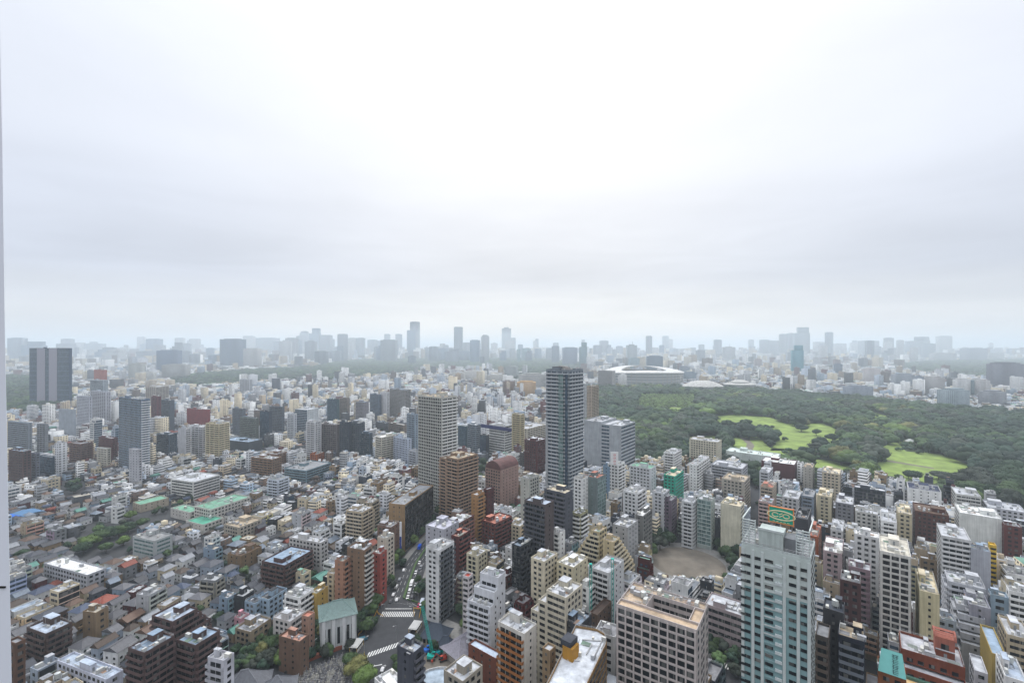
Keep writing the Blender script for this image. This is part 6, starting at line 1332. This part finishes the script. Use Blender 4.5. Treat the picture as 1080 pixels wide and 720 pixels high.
for x_, y_, r_, h_, k in ST:
    x, y = P(x_, y_); tree(x, y, r_, h_, GRN[k][0], f'{GRN[k][1]} {"street tree" if 360 < x_ < 460 and y_ < 680 else "tree"}')
# ------------------------------------------------------------------ vehicles
def car(x, y, rz, c, desc, typ='car'):
    root = empty({'car': 'parked_car', 'van': 'van', 'truck': 'box_truck', 'bus': 'bus'}[typ], (x, y, .07), rz)
    L, Wd, Hh = {'car': (4.4, 1.75, 1.45), 'van': (4.7, 1.8, 1.95), 'truck': (7.5, 2.3, 3.1), 'bus': (10.5, 2.5, 3.1)}[typ]
    k = 'car' + typ
    if k not in _cache:
        pr = {'car': [(-.5, .28), (-.5, .6), (-.44, .68), (-.30, 1.0), (.08, 1.0), (.24, .70), (.47, .58), (.5, .45), (.5, .28)], 'van': [(-.5, .2), (-.5, .92), (-.46, 1), (.22, 1), (.38, .62), (.49, .52), (.5, .2)], 'truck': [(-.5, .22), (-.5, 1), (.24, 1), (.24, .75), (.28, .75), (.28, .78), (.44, .74), (.5, .42), (.5, .2)], 'bus': [(-.5, .15), (-.5, .97), (-.47, 1), (.48, 1), (.5, .93), (.5, .15)]}[typ]
        mb = MB(); n = len(pr); b = .0
        for s in (-1, 1): mb.v += [(a * L, s * Wd / 2 * (1 if z < .66 else .9), z * Hh) for a, z in pr]
        for i in range(n): mb.f.append([i, (i + 1) % n, n + (i + 1) % n, n + i]); mb.m.append(0)
        mb.f.append(list(range(n))); mb.f.append(list(range(n, 2 * n))[::-1]); mb.m += [0, 0]; _cache[k] = mb.mesh('body', M['metal'])
        w = MB(); z = Hh * (.82 if typ in ('car', 'van') else .66)
        if typ == 'car': w.box(-.11 * L, 0, z, .34 * L, Wd * .935, Hh * .2)
        elif typ == 'van': w.box(-.08 * L, 0, Hh * .78, .6 * L, Wd * .93, Hh * .24)
        elif typ == 'truck': w.box(.38 * L, 0, Hh * .6, .1 * L, Wd * 1.01, Hh * .2)
        else: w.box(0, 0, Hh * .64, .92 * L, Wd * 1.01, Hh * .28)
        _cache[k + 'w'] = w.mesh('glass', M['glass'])
        ws = {'car': (.19 * L, Wd * .86, Hh * .26, .165 * L, Hh * .83), 'van': (.10 * L, Wd * .86, Hh * .3, .31 * L, Hh * .8), 'truck': (.04 * L, Wd * .86, Hh * .24, .485 * L, Hh * .58), 'bus': (.01 * L, Wd * .9, Hh * .4, .5 * L, Hh * .62)}[typ]
        _cache[k + 's'] = MB().box(ws[3], 0, ws[4], ws[0], ws[1], ws[2]).mesh('shield', M['glass'])
        _cache[k + 't'] = MB().cone(0, 0, -.11, .11, .33 if L < 6 else .45, .33 if L < 6 else .45, 12).mesh('wheel', M['hub'] if 'hub' in M else M.__setitem__('hub', mat('tyre', (.02, .02, .02))) or M['hub'])
        _cache[k + 'h'] = cbox(.08, .32, .16, 'panel')
    link('body', _cache[k], root, c); link('side_windows', _cache[k + 'w'], root); link('windscreen', _cache[k + 's'], root)
    for sx in (-.31, .31):
        for sy in (-1, 1): link('wheel', _cache[k + 't'], root, None, (sx * L, sy * Wd * .44, .33), 0, (math.pi / 2, 0, 0))
    for sy in (-1, 1): link('headlight', _cache[k + 'h'], root, (.7, .7, .68), (L / 2 - .02, sy * Wd * .33, Hh * .38))
    p = proj(x, y, 1); auto(root, desc, {'car': 'car', 'van': 'van', 'truck': 'truck', 'bus': 'bus'}[typ], p[0], p[1], 'vehicles on the avenue'); return root
CC = [((.70, .70, .70), 'white'), ((.03, .03, .035), 'black'), ((.30, .31, .33), 'silver'), ((.70, .70, .70), 'white'), ((.05, .09, .22), 'blue'), ((.12, .12, .13), 'grey')]
def on_road(Yp, f): c, w = ctr(Yp); return c + f * w, Yp
for i, (yp, f, ty) in enumerate([(289.5, .30, 'truck'), (289, .62, 'car'), (297, .62, 'van'), (298.5, .3, 'car'), (305, .30, 'van'), (306, .64, 'car'), (313, .3, 'truck'), (314, .62, 'car'), (322, .32, 'car'), (323, .64, 'car'), (331, .3, 'car'), (338, .6, 'van'), (346, .3, 'car'), (360, .5, 'car'), (294, -.84, 'car'), (302, -.84, 'car'), (311, -.84, 'van'), (322, -.84, 'car'), (296, -.45, 'car'), (335, -.80, 'car'), (372, -.72, 'truck'), (392, -.3, 'car'), (405, .4, 'van'), (428, -.5, 'car'), (440, .5, 'car'), (460, -.4, 'van')]):
    x, y = on_road(yp, f); c, nm = (((.62, .66, .72), 'white and blue') if i == 0 else ((.55, .03, .12), 'crimson') if i == 1 else ((.02, .15, .65), 'bright blue') if ty == 'truck' and yp > 360 else CC[(i * 5 + 1) % 6] if i % 3 else CC[0])
    car(x, y, rad(-90 if f > 0 else 90) + rnd.uniform(-.03, .03), c, f'{nm} {ty} {"queuing" if f > 0 else "heading away"} on the avenue', ty)
for x_, y_, rz, c, nm, ty in [(352, 683, .35, (.02, .10, .30), 'blue', 'car'), (383, 675, .5, (.10, .22, .28), 'blue-green', 'van'), (363, 681, .35, (.03, .12, .25), 'dark blue', 'van'), (379, 714, 1.5, (.6, .6, .6), 'white', 'van'), (404, 706, 1.5, (.6, .6, .6), 'white', 'car'), (402, 718, 1.5, (.05, .05, .05), 'black', 'car'), (749, 693, -.6, (.62, .62, .6), 'white', 'van'), (318, 702, .4, (.5, .5, .5), 'silver', 'car'), (305, 708, .4, (.05, .05, .05), 'black', 'car')]:
    x, y = P(x_, y_); car(x, y, rz, c, f'{nm} {ty} on the side road', ty)
# ------------------------------------------------------------------ junction furniture
def guard(pts, label):
    mb = MB()
    for p, q in zip(pts, pts[1:]):
        for z in (.6, 1.1): mb.bar((*p, z), (*q, z), .12)
        mb.bar((*p, 0), (*p, 1.2), .1)
    mb.bar((*pts[-1], 0), (*pts[-1], 1.2), .1); o = link('guard_rail', mb.mesh('rail', M['metal']), None, (.62, .38, .06)); x, y = proj(*pts[len(pts) // 2], 1); auto(o, label, 'guard rail', x, y)
def dens(pts, st=3):
    out = []
    for p, q in zip(pts, pts[1:]):
        n = max(1, int(math.dist(p, q) / st)); out += [(p[0] + (q[0] - p[0]) * k / n, p[1] + (q[1] - p[1]) * k / n) for k in range(n)]
    return out + [pts[-1]]
guard(dens(PX((378, 670), (388, 660), (395, 650.5), (399, 641), (401.6, 631), (404, 623))), 'long curved yellow guard rail along the pavement')
guard(dens(PX((404, 650), (399, 648), (397, 644))), 'short yellow guard rail by the crossing'); guard(dens(PX((437, 650), (436, 642), (444, 643), (442, 652))), 'yellow rail loop at the right crossing')
guard(dens(PX((384, 688), (385, 696), (387, 702))), 'short yellow rail by the lower crossing')
def canopy(px_, py_, w, d, th, desc):
    x, y = P(px_, py_, 3); root = empty('subway_entrance', (x, y, 0), th); link('canopy_roof', cbox(w, d, .3, 'panel'), root, (.60, .60, .58), (0, 0, 3.2)); link('canopy_edge', cbox(w - .8, d - .8, .25, 'panel'), root, (.45, .45, .44), (0, 0, 3.48))
    link('side_wall', cbox(.2, d - .6, 1.3, 'panel'), root, (.62, .60, .55), (-w / 2 + .4, 0, .7)); link('side_wall', cbox(.2, d - .6, 1.3, 'panel'), root, (.62, .60, .55), (w / 2 - .4, 0, .7)); link('back_glass', cbox(w - .8, .1, 3, 'glass'), root, None, (0, d / 2 - .4, 1.55))
    for a in (-1, 1):
        for b in (-1, 1): link('post', cbox(.18, .18, 3.1, 'metal'), root, (.6, .4, .08), (a * (w / 2 - .25), b * (d / 2 - .25), 1.55))
    p = proj(x, y, 3); auto(root, desc, 'subway entrance', *p)
canopy(376, 678, 4.6, 8, -.15, 'white canopy of a subway entrance with yellow posts on the left'); canopy(438, 659, 5, 8.5, -.2, 'white canopy of a subway entrance with yellow posts on the right')
for x_, y_ in ((406, 652), (436, 655), (384, 690), (418, 676), (346, 690), (365, 684), (402, 640), (441, 640), (330, 694)):
    x, y = P(x_, y_); root = empty('street_lamp', (x, y, 0), rnd.uniform(0, 6)); link('pole', MB().cone(0, 0, 0, 9, .14, .08, 8).bar((0, 0, 9), (1.6, 0, 9.4), .07).mesh('pole', M['metal']), root, (.35, .36, .36)); link('lamp_head', cbox(.9, .3, .18, 'metal'), root, (.55, .55, .55), (1.9, 0, 9.4)); auto(root, 'grey street lamp', 'street lamp', *proj(x, y, 5), 'street lamps at the junction')
# teal construction crane, excavators, scaffolding masts
def lattice(mb, p, q, w):
    p, q = Vector(p), Vector(q); d = (q - p).normalized(); a = Vector((0, 0, 1)).cross(d); a = (a if a.length > .2 else Vector((1, 0, 0))).normalized(); b = d.cross(a); n = max(3, int((q - p).length / (w * 2.2)))
    cs = [a * w + b * w, -a * w + b * w, -a * w - b * w, a * w - b * w]
    for c in cs: mb.bar(p + c, q + c, .07)
    for k in range(n):
        s0, s1 = p + (q - p) * k / n, p + (q - p) * (k + 1) / n
        for i in range(4): mb.bar(s0 + cs[i], s1 + cs[(i + 1) % 4], .04)
def crawler(x, y, c, desc, boom=None, name='excavator', s=1.0, rz=0):
    root = empty(name, (x, y, .08), rz); root.scale = (s, s, s)
    for sy in (-1, 1): link('track', MB().box(0, sy * 1.2, .4, 3.8, .6, .8).mesh('track', M['hub']), root)
    link('body', MB().box(-.3, 0, 1.5, 3.2, 2.5, 1.2).box(-1.6, 0, 1.7, .7, 2.4, 1.5).mesh('body', M['metal']), root, c); link('cab', MB().box(.9, .8, 2.3, 1.3, 1.0, 1.5).mesh('cab', M['glass']), root); link('cab_roof', cbox(1.4, 1.1, .12, 'metal'), root, c, (.9, .8, 3.1))
    mb = MB()
    if boom: lattice(mb, (.8, 0, 1.6), boom, .5)
    else: mb.bar((.9, -.3, 1.8), (3.4, -.3, 4.4), .28).bar((3.4, -.3, 4.4), (5.6, -.3, 1.8), .2).box(5.7, -.3, 1.2, .9, 1, .9)
    link('boom', mb.mesh('boom', M['metal']), root, c)
    if boom: link('hoist_rope', MB().bar(boom, (boom[0] + .1, boom[1], 2), .05).mesh('rope', M['metal']), root, (.1, .1, .1))
    auto(root, desc, name.replace('_', ' '), *proj(x, y, 2)); EXCL.append([(x - 3, y - 3), (x + 3, y - 3), (x + 3, y + 3), (x - 3, y + 3)])
x, y = P(455, 695); TQ = (.02, .42, .36); crawler(x, y, TQ, 'teal lattice-boom crawler crane in the excavated yard', (-6, 8, 21), 'crawler_crane', 1.1)
x, y = P(461, 690); crawler(x, y, (.02, .38, .42), 'teal excavator with folded arm', rz=2.2); x, y = P(450, 688); crawler(x, y, (.03, .18, .55), 'blue excavator', rz=.4); x, y = P(467, 696); crawler(x, y, (.40, .08, .05), 'red-brown excavator', rz=3.6); x, y = P(468, 688); crawler(x, y, (.02, .42, .36), 'small teal excavator at the yard wall', rz=1.2, s=.8)
for x_, y_, z_ in ((623, 618, 30), (646, 612, 30)):
    x, y = P(x_, y_, 34); root = empty('construction_mast', (x, y, 0)); mb = MB(); lattice(mb, (0, 0, 0), (0, 0, 46), .6); link('lattice', mb.mesh('m', M['metal']), root, TQ); link('mast_cap', cbox(1.5, 1.5, .4, 'metal'), root, TQ, (0, 0, 46.2)); auto(root, 'teal lattice construction mast', 'construction mast', x_, y_, 'teal construction masts')
# white hoarding with red vertical lettering, on the roof in front of the ribbon-window office
x, y = P(648, 492, 52); root = empty('rooftop_billboard', (x, y, 50), -.1); link('board', cbox(7.2, .5, 14, 'panel'), root, (.70, .70, .70), (0, 0, 9)); link('support', cbox(.5, .5, 4, 'metal'), root, (.3, .3, .3), (-2.5, .3, 1.5)); link('support', cbox(.5, .5, 4, 'metal'), root, (.3, .3, .3), (2.5, .3, 1.5))
mb = MB()
for k in range(4):
    z = 13.6 - k * 2.9; mb.box(.2, -.3, z, 2.0, .1, .35).box(.2, -.3, z - 1.1, 2.0, .1, .3).box(-.5, -.3, z - .6, .3, .1, 1.6).box(.9, -.3, z - .5, .3, .1, 1.4)
link('red_lettering', mb.mesh('letters', M['panel']), root, (.50, .05, .05)); auto(root, 'white upright rooftop billboard with red vertical lettering', 'billboard', 648, 473)
# vertical sign on the tan slab
x, y = P(424, 553, 30); root = empty('vertical_sign', (x - .5, y - 2.2, 0), rad(75)); link('board', cbox(.4, 1.6, 18, 'panel'), root, (.66, .66, .68), (0, 0, 24)); link('blue_panel', cbox(.5, 1.5, 9, 'panel'), root, (.04, .07, .25), (0, 0, 17.5)); auto(root, 'white and dark blue vertical wall sign', 'sign', 424, 560)
# blue tarpaulin sheds and tarpaulin roof at the left edge
def tarp(px_, py_, w, d, h, c, desc):
    x, y = P(px_, py_, h); root = empty('tarpaulin_shed', (x, y, 0), rad(-20)); link('wall', MB().box(0, 0, h / 2, w - .4, d - .4, h).mesh('w', M['wall']), root, (.3, .3, .3)); link('tarpaulin', MB().poly([(-w / 2, -d / 2, h), (w / 2, -d / 2, h), (w / 2, 0, h + 1.2), (-w / 2, 0, h + 1.2)]).poly([(w / 2, d / 2, h), (-w / 2, d / 2, h), (-w / 2, 0, h + 1.2), (w / 2, 0, h + 1.2)]).poly([(-w / 2, d / 2, h - .05), (w / 2, d / 2, h - .05), (w / 2, -d / 2, h - .05), (-w / 2, -d / 2, h - .05)]).mesh('t', M['panel']), root, c); auto(root, desc, 'shed', px_, py_)
tarp(16, 544, 16, 12, 7, (.02, .15, .50), 'shed under a bright blue tarpaulin'); tarp(30, 540, 20, 16, 8, (.10, .20, .33), 'shed under a faded blue tarpaulin')
x, y = P(905, 437); root = empty('park_pavilion', (P(905 + 55, 468)[0] * 1.0, P(960, 468)[1], 0)); link('wall', MB().box(0, 0, 2.5, 15, 8, 5).mesh('w', M['wall']), root, (.5, .45, .4)); link('roof', MB().cone(0, 0, 5, 9, 11, 1, 4, 0, 1, .7, math.pi / 4).mesh('r', M['rooftile']), root, (.5, .52, .5)); auto(root, 'small pale-roofed park pavilion', 'pavilion', 960, 466)
x, y = P(1036, 466, 14); root = empty('park_pavilion', (x, y, 0)); link('wall', MB().box(0, 0, 6, 24, 12, 12).mesh('w', M['wall']), root, (.5, .45, .4)); link('roof', MB().cone(0, 0, 12, 17, 18, 4, 4, 0, 1, .6, math.pi / 4).mesh('r', M['rooftile']), root, (.48, .12, .07)); auto(root, 'red-roofed park pavilion among the trees', 'pavilion', 1036, 462)
# ------------------------------------------------------------------ the white post of the lookout's own window, at arm's length on the left
mb = MB(); d = 1.35
def wp(px_, py_, dd): return ((px_ - HX) / F * dd, dd, HC - (py_ - HY) / F * dd)
ys = (-60, 150, 360, 560, 790); xe = (-2.0, 2.2, 5.2, 9.0, 13.4)
for (y0, x0), (y1, x1) in zip(zip(ys, xe), zip(ys[1:], xe[1:])):
    a, b = wp(x0, y0, d), wp(x1, y1, d)
    for o0, o1, dd in ((0, 0, 0),):
        P8 = [(a[0] - .22, a[1], a[2]), (a[0], a[1], a[2]), (a[0] * 1.0089 + .0008, a[1] + .012, a[2]), (a[0] - .22, a[1] + .06, a[2]), (b[0] - .22, b[1], b[2]), (b[0], b[1], b[2]), (b[0] * 1.0089 + .0008, b[1] + .012, b[2]), (b[0] - .22, b[1] + .06, b[2])]
        k = len(mb.v); mb.v += P8; mb.f += [[k, k + 1, k + 5, k + 4], [k + 1, k + 2, k + 6, k + 5], [k + 2, k + 3, k + 7, k + 6], [k + 3, k, k + 4, k + 7]]; mb.m += [0] * 4
M['post'] = mat('white_coated_metal', (.70, .73, .80), rough=.5)
wp_ = link('window_post', mb.mesh('post', M['post'])); props(wp_, 'white window post of the lookout along the left edge of the photo', 'window post')
a = wp(0, 618.5, d); sc_ = link('joint', MB().box(a[0] - .1, a[1] - .0015, a[2], .235, .004, .005).mesh('joint', M['hub']), wp_)
# ------------------------------------------------------------------ haze
HZ = 40000.0
hz = MB().box(0, HZ / 2 - 200, 185 - 1 + 0, 2.5 * HZ, HZ, 372); hzm = bpy.data.materials.new('haze_air'); hzm.use_nodes = True; hn, hl = hzm.node_tree.nodes, hzm.node_tree.links; hn.clear()
pv = N(hn, 'ShaderNodeVolumePrincipled'); pv.inputs['Color'].default_value = (.84, .935, 1.0, 1); pv.inputs['Density'].default_value = HAZE_D; pv.inputs['Anisotropy'].default_value = .35
ho = N(hn, 'ShaderNodeOutputMaterial'); hl.new(pv.outputs[0], ho.inputs['Volume']); hzo = link('haze', hz.mesh('haze', hzm)); props(hzo, 'pale damp haze filling the air over the whole city', 'haze', kind='stuff')
finish_labels()
st['label'] = 'huge oval stadium with a pale ring roof and layered eaves beyond the park'
